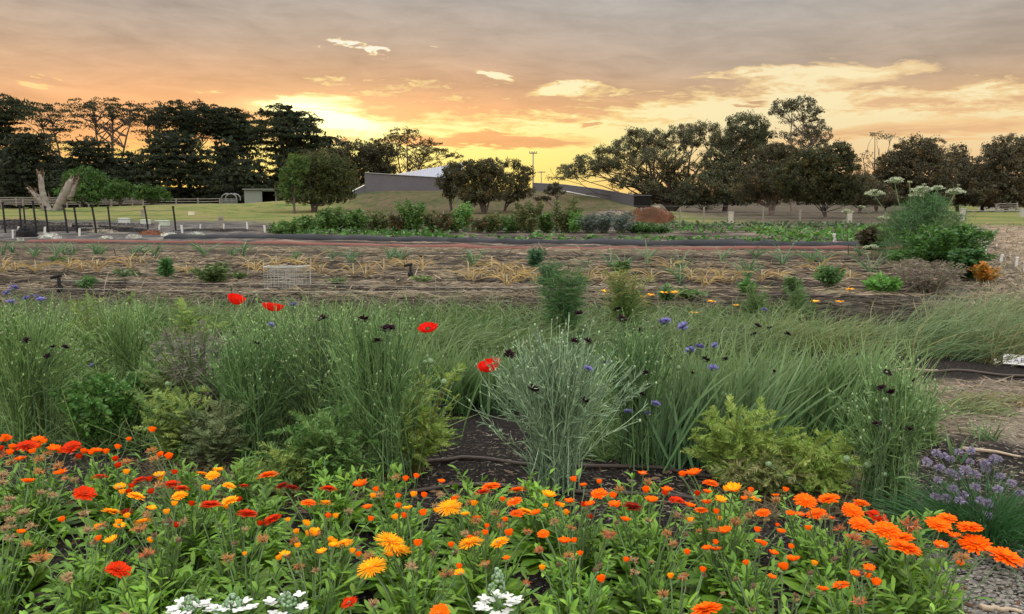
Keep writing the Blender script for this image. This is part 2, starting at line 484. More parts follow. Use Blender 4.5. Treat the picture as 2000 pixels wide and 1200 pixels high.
# ------------------------------------------------------------------ ground
def make_ground():
    ys = np.concatenate([-np.geomspace(40, .6, 18), np.arange(-.5, 1.6, .15), np.arange(1.6, 10, .045), np.arange(10, 30, .11), np.geomspace(30, 260, 130), np.geomspace(270, 6000, 26)])
    xr = np.concatenate([np.arange(0, 5, .045), np.arange(5, 20, .2), np.geomspace(20.3, 110, 90), np.geomspace(115, 5000, 26)])
    xs = np.concatenate([-xr[:0:-1], xr])
    Xg, Yg = np.meshgrid(xs, ys)
    Z = H(Xg, Yg)
    nx, ny = len(xs), len(ys)
    V = np.stack([Xg, Yg, Z], -1).reshape(-1, 3)
    i = np.arange(nx * ny).reshape(ny, nx)
    Q = np.stack([i[:-1, :-1], i[:-1, 1:], i[1:, 1:], i[1:, :-1]], -1).reshape(-1, 4)
    g = G(); g.add(V, (.5, .5, .5), Q)
    m, t, o = newmat('earth')
    p = geopos(t); sp = t.nodes.new('ShaderNodeSeparateXYZ'); t.links.new(p, sp.inputs[0])
    x, y = X(sp.outputs[0], t), X(sp.outputs[1], t)
    v = y + x * ROWK
    u = x - y * ROWK
    w1 = noise(t, vec3(t, x * .6, y * .6), 1, 4) - .5
    w2 = noise(t, vec3(t, x * 6, y * 6), 1, 5) - .5
    fine = noise(t, p, 55, 5, .65)
    fine2 = noise(t, p, 160, 4, .6)
    mid = noise(t, p, 12, 5, .6)
    # potting soil with pale specks
    soil = ramp(t, fine, [(.3, (.006, .005, .0045)), (.5, (.014, .012, .011)), (.62, (.03, .025, .021)), (.75, (.08, .065, .052))])
    speck = fine2.smooth(.7, .76)
    soil = mixc(t, speck * .8, soil, (.42, .39, .34))
    # straw: streaks along the rows
    st1 = noise(t, vec3(t, u * 5, v * 22), 1, 6, .65)
    st2 = noise(t, vec3(t, u * 1.1, v * 6), 1, 5, .6)
    straw = ramp(t, st1 * .6 + fine * .4, [(.36, (.015, .012, .01)), (.46, (.042, .035, .025)), (.54, (.115, .094, .065)), (.68, (.25, .21, .145))])
    dark = ramp(t, st1, [(.38, (.01, .009, .008)), (.52, (.03, .025, .021)), (.62, (.09, .07, .055)), (.72, (.22, .17, .13))])
    # dark gaps between the mulched beds
    gap = None  # dark furrows
    for c, wd in ((10.7, .8), (12.2, .28), (13.9, .5), (15.5, .25), (17.2, .55), (19., .3), (20.6, .75), (24.3, .8)):
        k = (v - c + w1 * .5 + w2 * .25) * (1 / wd); k = ((k * k) * -1.0).exp()
        gap = k if gap is None else gap.mx(k)
    holes = st2.smooth(.52, .64) * .85
    strawz = mixc(t, (gap * 1.0 + holes * .8).clamp(), straw, dark)
    zone = (v + w1 * .8 + w2 * .5).smooth(10.0, 10.9)
    c = mixc(t, zone, soil, strawz)
    # between beds of the near garden: dry straw trodden at the right
    ex = (x - 2.35 + w1 * 1.1 + w2 * .5).smooth(.0, .8) * (y - 4.3 + w1 * .5 + w2 * .3).smooth(0, .4) * (y * -1 + 6.3 + w1 * .8 + w2 * .6).smooth(0, .6)
    c = mixc(t, ex * .85, c, ramp(t, st1, [(.3, (.07, .055, .045)), (.5, (.17, .14, .11)), (.7, (.33, .27, .2))]))
    # far garden soil
    z2 = (v + w1 * .8).smooth(24.8, 25.6)
    fargs = ramp(t, noise(t, vec3(t, u * .35, v * 1.8), 1, 7, .7), [(.36, (.008, .007, .007)), (.48, (.03, .025, .022)), (.56, (.1, .08, .062)), (.66, (.26, .2, .155))])
    c = mixc(t, z2, c, fargs)
    # pale dry field to the right of the beds
    fld = (x - y * .55 - 1.2 + w1 * .8 + w2 * .3).smooth(0, .5) * y.smooth(7.0, 9.5)
    fc = ramp(t, noise(t, vec3(t, x * .9, y * .9), 1, 8, .7), [(.34, (.05, .038, .028)), (.5, (.16, .12, .085)), (.66, (.27, .21, .155))])
    fc = mixc(t, (noise(t, vec3(t, x * 3, y * 1.3, 4), 1, 4) ).smooth(.62, .7) * .7, fc, (.06, .045, .035))
    c = mixc(t, fld, c, fc)
    # grass beyond
    g1 = noise(t, vec3(t, x * .12, y * .12, 7), 1, 5, .6)
    g2 = noise(t, vec3(t, x * 1.5, y * .35, 3), 1, 6, .7)
    grass = ramp(t, g1 * .6 + g2 * .4, [(.36, (.03, .06, .013)), (.45, (.07, .09, .026)), (.53, (.135, .125, .045)), (.62, (.11, .08, .05))])
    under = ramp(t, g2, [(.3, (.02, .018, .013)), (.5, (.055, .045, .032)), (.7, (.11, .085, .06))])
    strip = (y - 62 + w1 * 5).smooth(0, 6) * (y * -1 + 104 + w1 * 6).smooth(0, 8)
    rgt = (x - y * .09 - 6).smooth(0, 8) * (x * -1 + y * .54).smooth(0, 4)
    mound = (x + y * .3 - 4).smooth(0, 10) * (x * -1 + y * .19).smooth(0, 6)
    mc = ramp(t, g1 * .5 + g2 * .5, [(.38, (.028, .038, .014)), (.5, (.06, .052, .026)), (.6, (.09, .062, .04))])
    gr = mixc(t, mound, grass, mc)
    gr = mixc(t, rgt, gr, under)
    c = mixc(t, (y + w1 * 3 + x * .12).smooth(44, 52), c, gr)
    # scorched ash-grey ground on the far left
    ash = ((x * -1 - y * .27 + w1 * 4)).smooth(0, 4) * (v + w1 * 2).smooth(24.5, 27) * (y * -1 + 62 + w1 * 10).smooth(0, 12)
    ac = ramp(t, g2, [(.3, (.018, .017, .017)), (.5, (.055, .052, .05)), (.62, (.13, .115, .1)), (.72, (.25, .2, .16))])
    c = mixc(t, ash, c, ac)
    # mulch path edge at bottom right
    chip = ((x - 1.35 + w2 * .3).smooth(0, .25)) * (y * -1 + 3.6 + w2 * .4).smooth(0, .3)
    chc = ramp(t, noise(t, vec3(t, x * 60, y * 110), 1, 3, .5), [(.4, (.008, .007, .006)), (.52, (.03, .027, .024)), (.62, (.12, .11, .095)), (.8, (.3, .27, .24))])
    c = mixc(t, chip * .25, c, chc)
    b = t.nodes.new('ShaderNodeBsdfPrincipled'); t.links.new(c, b.inputs['Base Color'])
    b.inputs['Roughness'].default_value = 1.0; b.inputs['Specular IOR Level'].default_value = .03
    bn = t.nodes.new('ShaderNodeBump'); bn.inputs['Strength'].default_value = .8; bn.inputs['Distance'].default_value = .012
    hh = fine + st1 * zone * 1.5 + mid
    t.links.new(hh.s, bn.inputs['Height']); t.links.new(bn.outputs[0], b.inputs['Normal'])
    t.links.new(b.outputs[0], o.inputs[0])
    ob = g.build('ground', m)
    tag(ob, 'dark garden soil and straw beds running out to dry grass', kind='structure')
make_ground()

# ------------------------------------------------------------------ trees
def tree(name, label, cat, base, d, blobs, col, size=2.4, cover=3.0, clump=11, flat=.5, trunk=None, limbs=26, tw=5, bark=(.07, .055, .045), group=None, depth=.8, nb=(0, 0, .7), fork=1, solid=0):
    """base: photo pixel of the foot; blobs: (px, py, rx, ry[, cover]) seen at distance d; each gets its own depth"""
    s = d / F
    bx = PT(base[0], base[1], d); foot = np.array([bx[0], d, float(H(bx[0], d)) - .1])
    if name in ('gum_tree', 'olive_tree', 'dark_tree', 'pine_tree', 'bushy_tree', 'round_tree', 'oak_tree'):
        blobs = [(b[0], b[1], b[2] * 1.1, b[3] * 1.12) + tuple(b[4:]) for b in blobs]
    t = thing(name, foot, label, cat, group)
    gl, gt = G(), G()
    cxs = np.array([b[0] for b in blobs]); spread = (cxs.max() - cxs.min() + 2 * max(b[2] for b in blobs)) * s * .5
    anchors = []
    for b in blobs:
        px, py, rx, ry = b[:4]; cv = (b[4] if len(b) > 4 else 1.0) * cover
        c0 = PT(px, py, d); RX, RY = rx * s, ry * s; RZ = max(RX, RY * .8) * depth
        c0[1] += U(-.35, .35) * spread * depth * .7 if len(blobs) > 2 else 0
        area = math.pi * rx * ry
        K = max(5, int(area / (clump * clump) * 2.4))
        q = nrm(rng.normal(0, 1, (K, 3))) * (U(.15, 1, K) ** .45)[:, None]
        cc = q * np.array([RX, RZ, RY])
        cl = clump * s
        layer = name in ('conifer_tree', 'pine_tree')
        if layer:
            lay = 1.25 * cl; cc[:, 2] = np.round(cc[:, 2] / lay + U(-.12, .12, K)) * lay
        # one foliage tone and one size per clump
        N = int(cv * area / (size * size * .5))
        wk = U(.6, 1.4, K); wk /= wk.sum()
        which = rng.choice(K, N, p=wk)
        csz = U(.5, 1.15, K)[which]
        off = rng.normal(0, 1, (N, 3)); off = nrm(off) * (U(0, 1, N) ** .5)[:, None]
        off = off * np.array([1, 1, 1 - .55 * flat]) * (cl * csz)[:, None]
        if layer: off = off * (1.75, 1.5, .6)
        # droop at the rim of each clump like an umbrella
        off[:, 2] -= flat * .35 * (off[:, 0] ** 2 + off[:, 1] ** 2) / (cl)
        P = c0 + cc[which] + off
        tone = U(.72, 1.32, K)[which]
        cols = jcol(col, N, .3, .12) * tone[:, None]
        warm = (rng.uniform(0, 1, K) < .2)[which]
        cols[warm] *= (1.35, 1.05, .8)
        sz = size * s * U(.6, 1.5, N)
        P[:, 2] = np.maximum(P[:, 2], foot[2] + .25)
        cards(gl, P, sz * .75, cols, nb, .45, flat * .6)
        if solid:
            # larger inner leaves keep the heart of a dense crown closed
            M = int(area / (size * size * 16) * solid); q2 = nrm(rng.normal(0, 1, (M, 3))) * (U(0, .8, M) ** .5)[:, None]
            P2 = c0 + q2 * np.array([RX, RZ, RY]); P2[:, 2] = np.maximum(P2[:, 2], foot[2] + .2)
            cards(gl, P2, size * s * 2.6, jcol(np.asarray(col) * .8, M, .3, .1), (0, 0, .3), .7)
        for k in rng.choice(K, min(K, max(2, int(limbs * area / sum(b2[2] * b2[3] * math.pi for b2 in blobs)) + 1)), replace=False):
            anchors.append(c0 + cc[k] * .7)
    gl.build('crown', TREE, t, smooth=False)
    # trunk(s) and limbs
    anchors = np.array(anchors)
    r0 = tw * s * .5
    tops = trunk or [(base[0] + 2, min(b[1] for b in blobs) + 10)]
    stems = []
    for i, (tx, ty) in enumerate(tops):
        top = PT(tx, ty, d); top[1] += U(-.2, .2) * spread * .5 * (i > 0)
        n = 10; tt = np.linspace(0, 1, n)[:, None]
        midp = foot * .55 + top * .45 + np.array([U(-.5, .5), 0, 0]) * r0 * 4
        P = (1 - tt) ** 2 * foot + 2 * tt * (1 - tt) * midp + tt ** 2 * top
        P[1:-1] += rng.normal(0, r0 * .25, (n - 2, 3))
        tubes(gt, P, np.linspace(r0 * (1 if i == 0 else .7), r0 * .18, n), bark, 7)
        stems.append(P)
    for a in anchors:
        P0 = stems[rng.integers(len(stems))]
        k = int(np.clip(np.searchsorted(P0[:, 2], a[2] - U(.5, 1.1) * (np.linalg.norm(a[:2] - P0[5, :2]) + 1)), 2, len(P0) - 2))
        st = P0[k]; n = 7; tt = np.linspace(0, 1, n)[:, None]
        m = st * .5 + a * .5 + np.array([0, 0, .16]) * np.linalg.norm(a - st) * U(-1, 1)
        P = (1 - tt) ** 2 * st + 2 * tt * (1 - tt) * m + tt ** 2 * a
        P[1:-1] += rng.normal(0, np.linalg.norm(a - st) * .02, (n - 2, 3))
        tubes(gt, P, np.linspace(r0 * .3, r0 * .05, n), bark, 4)
        # twigs
        tb = P[rng.integers(3, n, 4)]; C = curves(tb, nrm(a - st) + rng.normal(0, .6, (4, 3)), U(.05, .11, 4) * np.linalg.norm(a - st), 4, rng.normal(0, .3, (4, 3)))
        tubes(gt, C, np.linspace(r0 * .12, r0 * .04, 4), bark, 3)
    gt.build('trunk', WOOD, t)
    return t

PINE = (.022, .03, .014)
PG = 'tall pines along the far left boundary'
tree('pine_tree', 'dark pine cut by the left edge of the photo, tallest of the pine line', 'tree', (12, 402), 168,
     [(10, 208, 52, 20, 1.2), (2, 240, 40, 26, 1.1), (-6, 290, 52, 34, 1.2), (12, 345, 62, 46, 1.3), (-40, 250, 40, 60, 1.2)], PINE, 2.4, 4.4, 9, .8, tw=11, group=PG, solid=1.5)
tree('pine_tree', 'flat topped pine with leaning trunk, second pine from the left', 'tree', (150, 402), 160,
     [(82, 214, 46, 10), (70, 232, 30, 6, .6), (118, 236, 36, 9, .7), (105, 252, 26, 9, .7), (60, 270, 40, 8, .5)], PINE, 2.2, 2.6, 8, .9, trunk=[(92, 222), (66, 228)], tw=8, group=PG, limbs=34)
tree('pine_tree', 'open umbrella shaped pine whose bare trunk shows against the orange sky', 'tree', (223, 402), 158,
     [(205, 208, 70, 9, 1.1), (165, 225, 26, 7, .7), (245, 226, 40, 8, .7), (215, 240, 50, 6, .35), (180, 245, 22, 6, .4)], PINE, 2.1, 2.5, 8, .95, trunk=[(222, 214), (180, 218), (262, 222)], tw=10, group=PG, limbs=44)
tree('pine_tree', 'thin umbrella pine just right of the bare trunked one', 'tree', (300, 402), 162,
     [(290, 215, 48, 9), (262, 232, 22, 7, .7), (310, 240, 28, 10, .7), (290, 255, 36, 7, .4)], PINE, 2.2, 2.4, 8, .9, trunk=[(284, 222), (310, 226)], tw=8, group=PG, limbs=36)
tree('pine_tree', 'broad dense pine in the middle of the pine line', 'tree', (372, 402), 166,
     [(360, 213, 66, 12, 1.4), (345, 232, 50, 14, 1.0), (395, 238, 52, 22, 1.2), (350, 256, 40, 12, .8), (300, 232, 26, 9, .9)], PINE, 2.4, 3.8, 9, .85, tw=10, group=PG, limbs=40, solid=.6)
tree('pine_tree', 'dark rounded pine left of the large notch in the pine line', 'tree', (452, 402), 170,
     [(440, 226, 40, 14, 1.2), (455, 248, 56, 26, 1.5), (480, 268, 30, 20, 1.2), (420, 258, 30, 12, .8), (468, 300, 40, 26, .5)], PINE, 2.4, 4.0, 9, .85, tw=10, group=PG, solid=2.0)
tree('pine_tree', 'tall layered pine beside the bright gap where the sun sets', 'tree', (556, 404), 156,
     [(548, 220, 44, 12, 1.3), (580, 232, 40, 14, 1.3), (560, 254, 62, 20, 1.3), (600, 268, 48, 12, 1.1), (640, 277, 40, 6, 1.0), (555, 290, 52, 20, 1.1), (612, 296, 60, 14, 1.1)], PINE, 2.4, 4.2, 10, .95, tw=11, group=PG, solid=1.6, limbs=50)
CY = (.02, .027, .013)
CG = 'dark layered conifers below the tall pines'
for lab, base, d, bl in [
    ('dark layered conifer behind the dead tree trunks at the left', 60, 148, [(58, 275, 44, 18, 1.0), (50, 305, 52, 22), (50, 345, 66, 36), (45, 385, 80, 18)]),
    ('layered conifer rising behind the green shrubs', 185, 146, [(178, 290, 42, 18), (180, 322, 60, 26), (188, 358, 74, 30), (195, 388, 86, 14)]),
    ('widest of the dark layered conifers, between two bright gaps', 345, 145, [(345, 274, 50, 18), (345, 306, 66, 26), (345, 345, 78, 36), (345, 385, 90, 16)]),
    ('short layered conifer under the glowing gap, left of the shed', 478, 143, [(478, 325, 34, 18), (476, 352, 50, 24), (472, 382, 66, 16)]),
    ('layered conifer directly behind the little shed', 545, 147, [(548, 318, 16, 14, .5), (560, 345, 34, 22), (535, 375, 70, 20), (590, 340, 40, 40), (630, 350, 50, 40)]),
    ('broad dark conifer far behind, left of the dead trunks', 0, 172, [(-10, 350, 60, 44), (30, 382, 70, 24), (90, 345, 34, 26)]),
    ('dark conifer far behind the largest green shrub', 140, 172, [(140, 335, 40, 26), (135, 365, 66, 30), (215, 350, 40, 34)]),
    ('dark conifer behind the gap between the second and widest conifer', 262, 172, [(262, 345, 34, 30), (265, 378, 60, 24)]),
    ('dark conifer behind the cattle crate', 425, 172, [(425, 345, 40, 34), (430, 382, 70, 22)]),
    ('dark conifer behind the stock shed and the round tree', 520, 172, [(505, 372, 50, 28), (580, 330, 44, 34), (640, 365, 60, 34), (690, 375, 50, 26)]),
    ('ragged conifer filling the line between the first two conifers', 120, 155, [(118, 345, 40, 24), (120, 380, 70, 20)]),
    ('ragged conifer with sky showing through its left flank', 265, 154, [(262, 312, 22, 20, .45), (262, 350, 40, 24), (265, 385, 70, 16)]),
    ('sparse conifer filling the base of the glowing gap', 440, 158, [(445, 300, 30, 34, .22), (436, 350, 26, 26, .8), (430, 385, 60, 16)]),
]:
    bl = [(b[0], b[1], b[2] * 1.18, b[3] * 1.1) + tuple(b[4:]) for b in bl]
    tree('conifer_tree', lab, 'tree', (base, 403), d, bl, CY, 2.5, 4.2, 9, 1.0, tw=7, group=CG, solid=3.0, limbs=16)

tree('oak_tree', 'dusky brown green tree behind the round green tree', 'tree', (700, 398), 130,
     [(655, 318, 40, 28), (700, 300, 50, 22), (735, 300, 34, 26), (700, 335, 66, 28), (745, 328, 28, 20)], (.04, .038, .018), 2.3, 3.2, 9, .2, tw=8, solid=1.2)
tree('umbrella_pine', 'lacy umbrella shaped tree lit from behind above the grey roof', 'tree', (797, 395), 165,
     [(790, 264, 36, 12, 1.1), (755, 276, 36, 10, .9), (825, 280, 36, 10, 1.0), (770, 295, 30, 9, .7), (845, 296, 40, 9, 1.0), (880, 303, 26, 6, 1.0), (810, 308, 56, 8, .5), (770, 320, 36, 9, .45), (830, 322, 40, 7, .4)],
     (.06, .048, .02), 2.1, 1.9, 8, .9, trunk=[(797, 268), (770, 275), (838, 284)], tw=6, limbs=60)
tree('round_tree', 'round bushy tree with brighter green left side, standing before the shed', 'tree', (612, 409), 92,
     [(602, 352, 46, 38), (655, 345, 40, 40), (585, 328, 28, 22), (630, 318, 40, 20), (565, 372, 24, 24), (640, 384, 48, 14), (600, 385, 46, 12)], (.05, .062, .02), 2.1, 3.0, 8, .25, trunk=[(605, 350), (640, 345)], tw=9, solid=1.1)
tree('green_tree', 'small bright green tree growing into the round bushy tree', 'tree', (575, 411), 86,
     [(583, 320, 24, 20), (563, 345, 20, 24), (562, 370, 20, 22), (580, 352, 16, 14, .6)], (.055, .1, .022), 2.1, 2.6, 7, .2, tw=5, solid=.8)
for lab, base, bl in [
    ('largest dark green shrub beside the dead tree trunks', 160, [(160, 352, 44, 28), (175, 375, 58, 22), (140, 378, 34, 16)]),
    ('middle green shrub between two others under the pines', 232, [(230, 368, 26, 20), (236, 382, 26, 10)]),
    ('low bright green shrub at the end of the shrub row under the pines', 295, [(282, 374, 20, 16), (312, 378, 22, 14), (295, 386, 38, 8)]),
]:
    tree('shrub', lab, 'shrub', (base, 400), 118, bl, (.04, .085, .018), 2.3, 3.0, 7, .2, tw=5, group='green shrubs under the pines', solid=1)
# trees before the long shed
CTC = (.055, .053, .025)
tree('bushy_tree', 'small bushy tree at the left end of the clump before the shed', 'tree', (881, 408), 93,
     [(868, 354, 16, 20), (885, 335, 20, 18), (885, 365, 20, 14), (878, 378, 18, 10)], CTC, 2.0, 3.2, 7, .2, tw=6, solid=1.2, group='bushy trees before the shed')
tree('bushy_tree', 'widest bushy tree of the clump, with many trunks, before the shed', 'tree', (945, 416), 90,
     [(915, 334, 36, 20), (950, 330, 36, 15), (930, 358, 44, 26), (970, 356, 34, 28), (940, 378, 50, 14), (928, 390, 30, 8, .7), (988, 318, 6, 9), (960, 316, 20, 6)], CTC, 2.0, 3.3, 8, .2, trunk=[(920, 350), (940, 345), (952, 350), (965, 350)], tw=6, solid=1.2, group='bushy trees before the shed')
tree('bushy_tree', 'see-through bushy tree at the right end of the clump before the shed', 'tree', (985, 408), 94,
     [(1008, 322, 12, 12, .7), (1022, 340, 18, 16, .8), (1036, 336, 7, 12, .6), (1010, 360, 26, 20), (1025, 378, 20, 10), (1000, 385, 24, 8)], CTC, 2.0, 3.0, 7, .2, trunk=[(1005, 340), (1020, 350)], tw=5, solid=.7, group='bushy trees before the shed')
tree('bushy_tree', 'smallest tree, standing alone on the mound before the shed wall', 'tree', (1087, 400), 90,
     [(1082, 364, 12, 7), (1075, 374, 12, 7), (1092, 374, 12, 8), (1060, 388, 14, 6)], (.035, .035, .017), 2.0, 3.0, 6, .3, tw=3, solid=.6, limbs=12, group='bushy trees before the shed')
# right hand side
GUM = (.08, .082, .045)
gb = [(330, 700, 80, 26), (480, 690, 90, 36, .8), (620, 640, 100, 50, .8), (780, 600, 120, 60, .8), (980, 520, 120, 60), (1150, 640, 130, 70, .8), (880, 760, 120, 40), (1010, 860, 110, 50, .8), (1250, 740, 120, 60, .8), (1300, 860, 120, 70), (560, 600, 110, 45), (760, 520, 90, 45), (1000, 440, 120, 50), (1400, 400, 110, 50), (1600, 420, 90, 60), (1280, 620, 120, 50, .5), (900, 600, 110, 40, .6), (300, 660, 90, 50), (450, 610, 100, 60), (600, 520, 90, 55), (800, 430, 100, 60), (900, 350, 110, 45), (1050, 380, 110, 60), (1210, 410, 150, 80), (1340, 310, 140, 48), (1500, 300, 120, 55), (1010, 540, 140, 60, .6), (850, 690, 150, 40, .6), (700, 770, 90, 40, .8), (680, 620, 120, 60, .4), (1180, 560, 120, 50, .6), (200, 730, 60, 20, .6), (1090, 760, 160, 60, .7), (950, 800, 90, 40, .8), (1180, 860, 140, 60, .4)]
tree('gum_tree', 'wide spreading gum tree with many limbs, leaning over the shed end', 'tree', (1312, 413), 104,
     [(1040 + a / 4.348, 180 + b / 4.348, c / 4.348, e / 4.348, *(r or [1])) for a, b, c, e, *r in gb], GUM, 2.0, 3.4, 10, .35,
     trunk=[(1300, 300), (1320, 285), (1350, 290), (1390, 290), (1270, 350), (1410, 320), (1235, 320)], tw=12, limbs=40, bark=(.07, .055, .042))
tree('gum_tree', 'dense grey green gum with a domed top beside the spreading gum', 'tree', (1415, 412), 100,
     [(1450, 248, 42, 22), (1440, 272, 52, 22), (1490, 268, 24, 26), (1470, 295, 44, 18), (1400, 318, 40, 26), (1445, 335, 60, 32), (1390, 360, 60, 26), (1450, 375, 56, 18, .8), (1360, 388, 50, 14, .8)], (.07, .076, .04), 2.1, 3.6, 9, .3, trunk=[(1440, 270), (1420, 300)], tw=11, solid=1.0, limbs=40, bark=(.13, .1, .08))
tree('gum_tree', 'tallest gum on the right, rising on a bare forked trunk above the others', 'tree', (1548, 408), 100,
     [(1530, 210, 26, 14), (1560, 203, 28, 12), (1582, 222, 18, 14), (1515, 222, 14, 6), (1590, 246, 24, 14), (1608, 262, 16, 14, .9), (1570, 268, 30, 14, .8), (1522, 262, 20, 7, .6), (1548, 234, 30, 10, .25), (1600, 285, 24, 14)], (.07, .072, .045), 2.1, 2.4, 7, .5,
     trunk=[(1547, 212), (1570, 215), (1592, 250)], tw=7, limbs=44, bark=(.16, .13, .1))
tree('dark_tree', 'dense dark low tree with leaning trunk in front of the tallest gum', 'tree', (1612, 430), 66,
     [(1620, 330, 46, 40), (1585, 318, 50, 24), (1560, 345, 60, 30), (1600, 372, 66, 22), (1645, 372, 40, 26), (1650, 306, 12, 20, .7), (1640, 292, 18, 14, .9)], (.042, .046, .02), 2.2, 4.0, 9, .2, trunk=[(1600, 370), (1610, 350)], tw=7, solid=1.5)
tree('dark_tree', 'brown green tree with pale bare twigs left of the dark low tree', 'tree', (1508, 424), 78,
     [(1510, 310, 44, 26), (1530, 295, 40, 14), (1490, 345, 54, 26), (1520, 370, 50, 20), (1470, 378, 36, 14)], (.055, .052, .027), 2.1, 3.8, 9, .2, trunk=[(1510, 340), (1530, 330)], tw=9, solid=1.0, limbs=50, bark=(.13, .1, .08))
tree('bare_tree', 'sparse thin tree with twisting bare branches against the sky', 'tree', (1712, 410), 100,
     [(1712, 264, 16, 6, .8), (1738, 268, 16, 6, .8), (1700, 300, 14, 8, .35), (1690, 320, 24, 10, .3), (1725, 320, 24, 20, .3), (1706, 345, 34, 14, .5)], (.07, .06, .035), 2.0, 1.5, 7, .3,
     trunk=[(1708, 260), (1738, 266), (1684, 300), (1730, 305), (1718, 290), (1696, 330)], tw=4.5, limbs=22, bark=(.09, .07, .055))
for lab, base, d, bl in [
    ('olive brown domed tree behind the flowering umbel plant', (1775, 410), 96, [(1795, 288, 44, 20), (1780, 306, 50, 22), (1748, 330, 34, 28), (1800, 335, 56, 34), (1760, 368, 54, 26), (1820, 372, 50, 26)]),
    ('lower brown tree between two domed trees on the right', (1870, 408), 104, [(1876, 296, 22, 12, .7), (1862, 318, 36, 18), (1880, 345, 56, 30), (1860, 378, 56, 22)]),
    ('domed dark tree cut by the right edge of the photo', (1965, 408), 100, [(1984, 290, 50, 22), (1960, 310, 40, 20), (1978, 345, 66, 38), (1930, 372, 48, 26), (1990, 385, 50, 18), (2040, 330, 50, 60)]),
    ('brown tree closing the gap behind the umbel flowers', (1730, 408), 112, [(1722, 362, 40, 22), (1760, 380, 60, 20), (1700, 385, 40, 14)]),
    ('low brown tree joining the two last domed trees', (1920, 408), 112, [(1925, 330, 40, 24), (1920, 365, 60, 32), (1950, 388, 70, 16), (1880, 388, 60, 14)]),
    ('dark shrubby tree right of the leaning trunk', (1680, 412), 90, [(1676, 360, 34, 22), (1700, 380, 44, 18), (1668, 392, 30, 8)]),
]:
    tree('olive_tree', lab, 'tree', base, d, bl, (.066, .06, .034), 2.2, 3.8, 9, .25, tw=7, solid=1.3, group='brown green trees at the right')
tree('scrub_tree', 'low grey green scrubby tree under the spreading gum', 'tree', (1375, 410), 98,
     [(1350, 378, 40, 18), (1400, 388, 40, 14), (1340, 392, 20, 10), (1440, 392, 30, 10)], (.045, .05, .028), 2.1, 3.0, 7, .3, tw=4, solid=1)
for i, (px, w) in enumerate([(330, 120), (-60, 100), (1310, 100), (1560, 180), (1800, 160), (2060, 100)]):
    tree('distant_tree', ['low dark tree far behind the conifers', 'dark tree beyond the left edge of the pine line', 'hazy green tree seen under the spreading gum', 'pale far tree seen under the dark low crown', 'far dark tree behind the umbel plant', 'far dark tree behind the right fence'][i], 'tree', (px, 401), 240,
         [(px - w * .4, 386, w * .5, 13), (px + w * .3, 388, w * .5, 12), (px, 382, w * .4, 10)], (.04, .045, .022), 2.4, 3.4, 8, .2, tw=5, solid=1.2, limbs=8, group='far trees on the horizon')

# ------------------------------------------------------------------ long shed on the mound
def simple_mat(name, col, rough=.7, spec=.3, ns=3., vary=.25, bump_s=0, ribs=None, metal=0):
    m, t, o = newmat(name)
    p = objco(t)
    n = noise(t, p, ns, 5, .6)
    k = (n - .5) * (2 * vary) + 1.0
    sc = t.nodes.new('ShaderNodeVectorMath'); sc.operation = 'SCALE'; sc.inputs[0].default_value = col
    t.links.new(k.s, sc.inputs['Scale'])
    b = t.nodes.new('ShaderNodeBsdfPrincipled'); t.links.new(sc.outputs[0], b.inputs['Base Color'])
    b.inputs['Roughness'].default_value = rough; b.inputs['Specular IOR Level'].default_value = spec; b.inputs['Metallic'].default_value = metal
    if bump_s:
        bn = t.nodes.new('ShaderNodeBump'); bn.inputs['Strength'].default_value = bump_s; bn.inputs['Distance'].default_value = .03
        t.links.new(n.s, bn.inputs['Height']); t.links.new(bn.outputs[0], b.inputs['Normal'])
    t.links.new(b.outputs[0], o.inputs[0])
    return m
STEEL = simple_mat('ribbed_steel', (.075, .07, .075), .6, .3, .6, .12)
ROOFM = simple_mat('pale_roof_steel', (.15, .16, .2), .5, .4, .5, .08)
WHITE = simple_mat('white_paint', (.5, .49, .46), .6, .3, 20, .15)
BLACKP = simple_mat('black_plastic', (.01, .01, .01), .7, .1, 10, .3)
HOSE = simple_mat('brown_hose', (.045, .032, .025), .6, .25, 6, .4)
TIMBER = simple_mat('weathered_timber', (.17, .15, .125), .85, .2, 6, .35, .5)
GALV = simple_mat('galvanised', (.11, .11, .105), .5, .5, 8, .3)
SHEDM = simple_mat('shed_wall', (.14, .155, .13), .7, .2, 2, .12)
DARKIN = simple_mat('dark_interior', (.01, .009, .008), .9, .1, 2, .2)
CONC = simple_mat('pale_concrete', (.3, .28, .24), .9, .2, 4, .3)

def ribbed(g, A, B, z0a, z1a, z0b, z1b, col, rib=.25, depth=.03, thick=.08, side=1):
    """vertical ribbed sheet wall from A to B (xy); ends have their own foot and top heights"""
    A = np.array(A, float); B = np.array(B, float); L = np.linalg.norm(B - A); n = max(2, int(L / rib)) * 2
    t = np.linspace(0, 1, n + 1); nn = np.array([(B - A)[1], -(B - A)[0]]) / L * side
    off = np.where(np.arange(n + 1) % 2 == 0, 0, depth)
    xy = A[None] + (B - A)[None] * t[:, None] + nn[None] * off[:, None]
    xb = A[None] + (B - A)[None] * t[:, None] - nn[None] * thick
    z0 = z0a + (z0b - z0a) * t; z1 = z1a + (z1b - z1a) * t
    V = np.concatenate([np.c_[xy, z0], np.c_[xy, z1], np.c_[xb, z1], np.c_[xb, z0]])
    m = n + 1; i = np.arange(n)
    Q = np.concatenate([np.stack([i + a * m, i + 1 + a * m, i + 1 + b * m, i + b * m], -1) for a, b in ((0, 1), (1, 2), (2, 3))])
    ends = [[0, m, 2 * m, 3 * m], [m - 1, 4 * m - 1, 3 * m - 1, 2 * m - 1]]
    g.add(V, col, np.concatenate([Q, ends]))

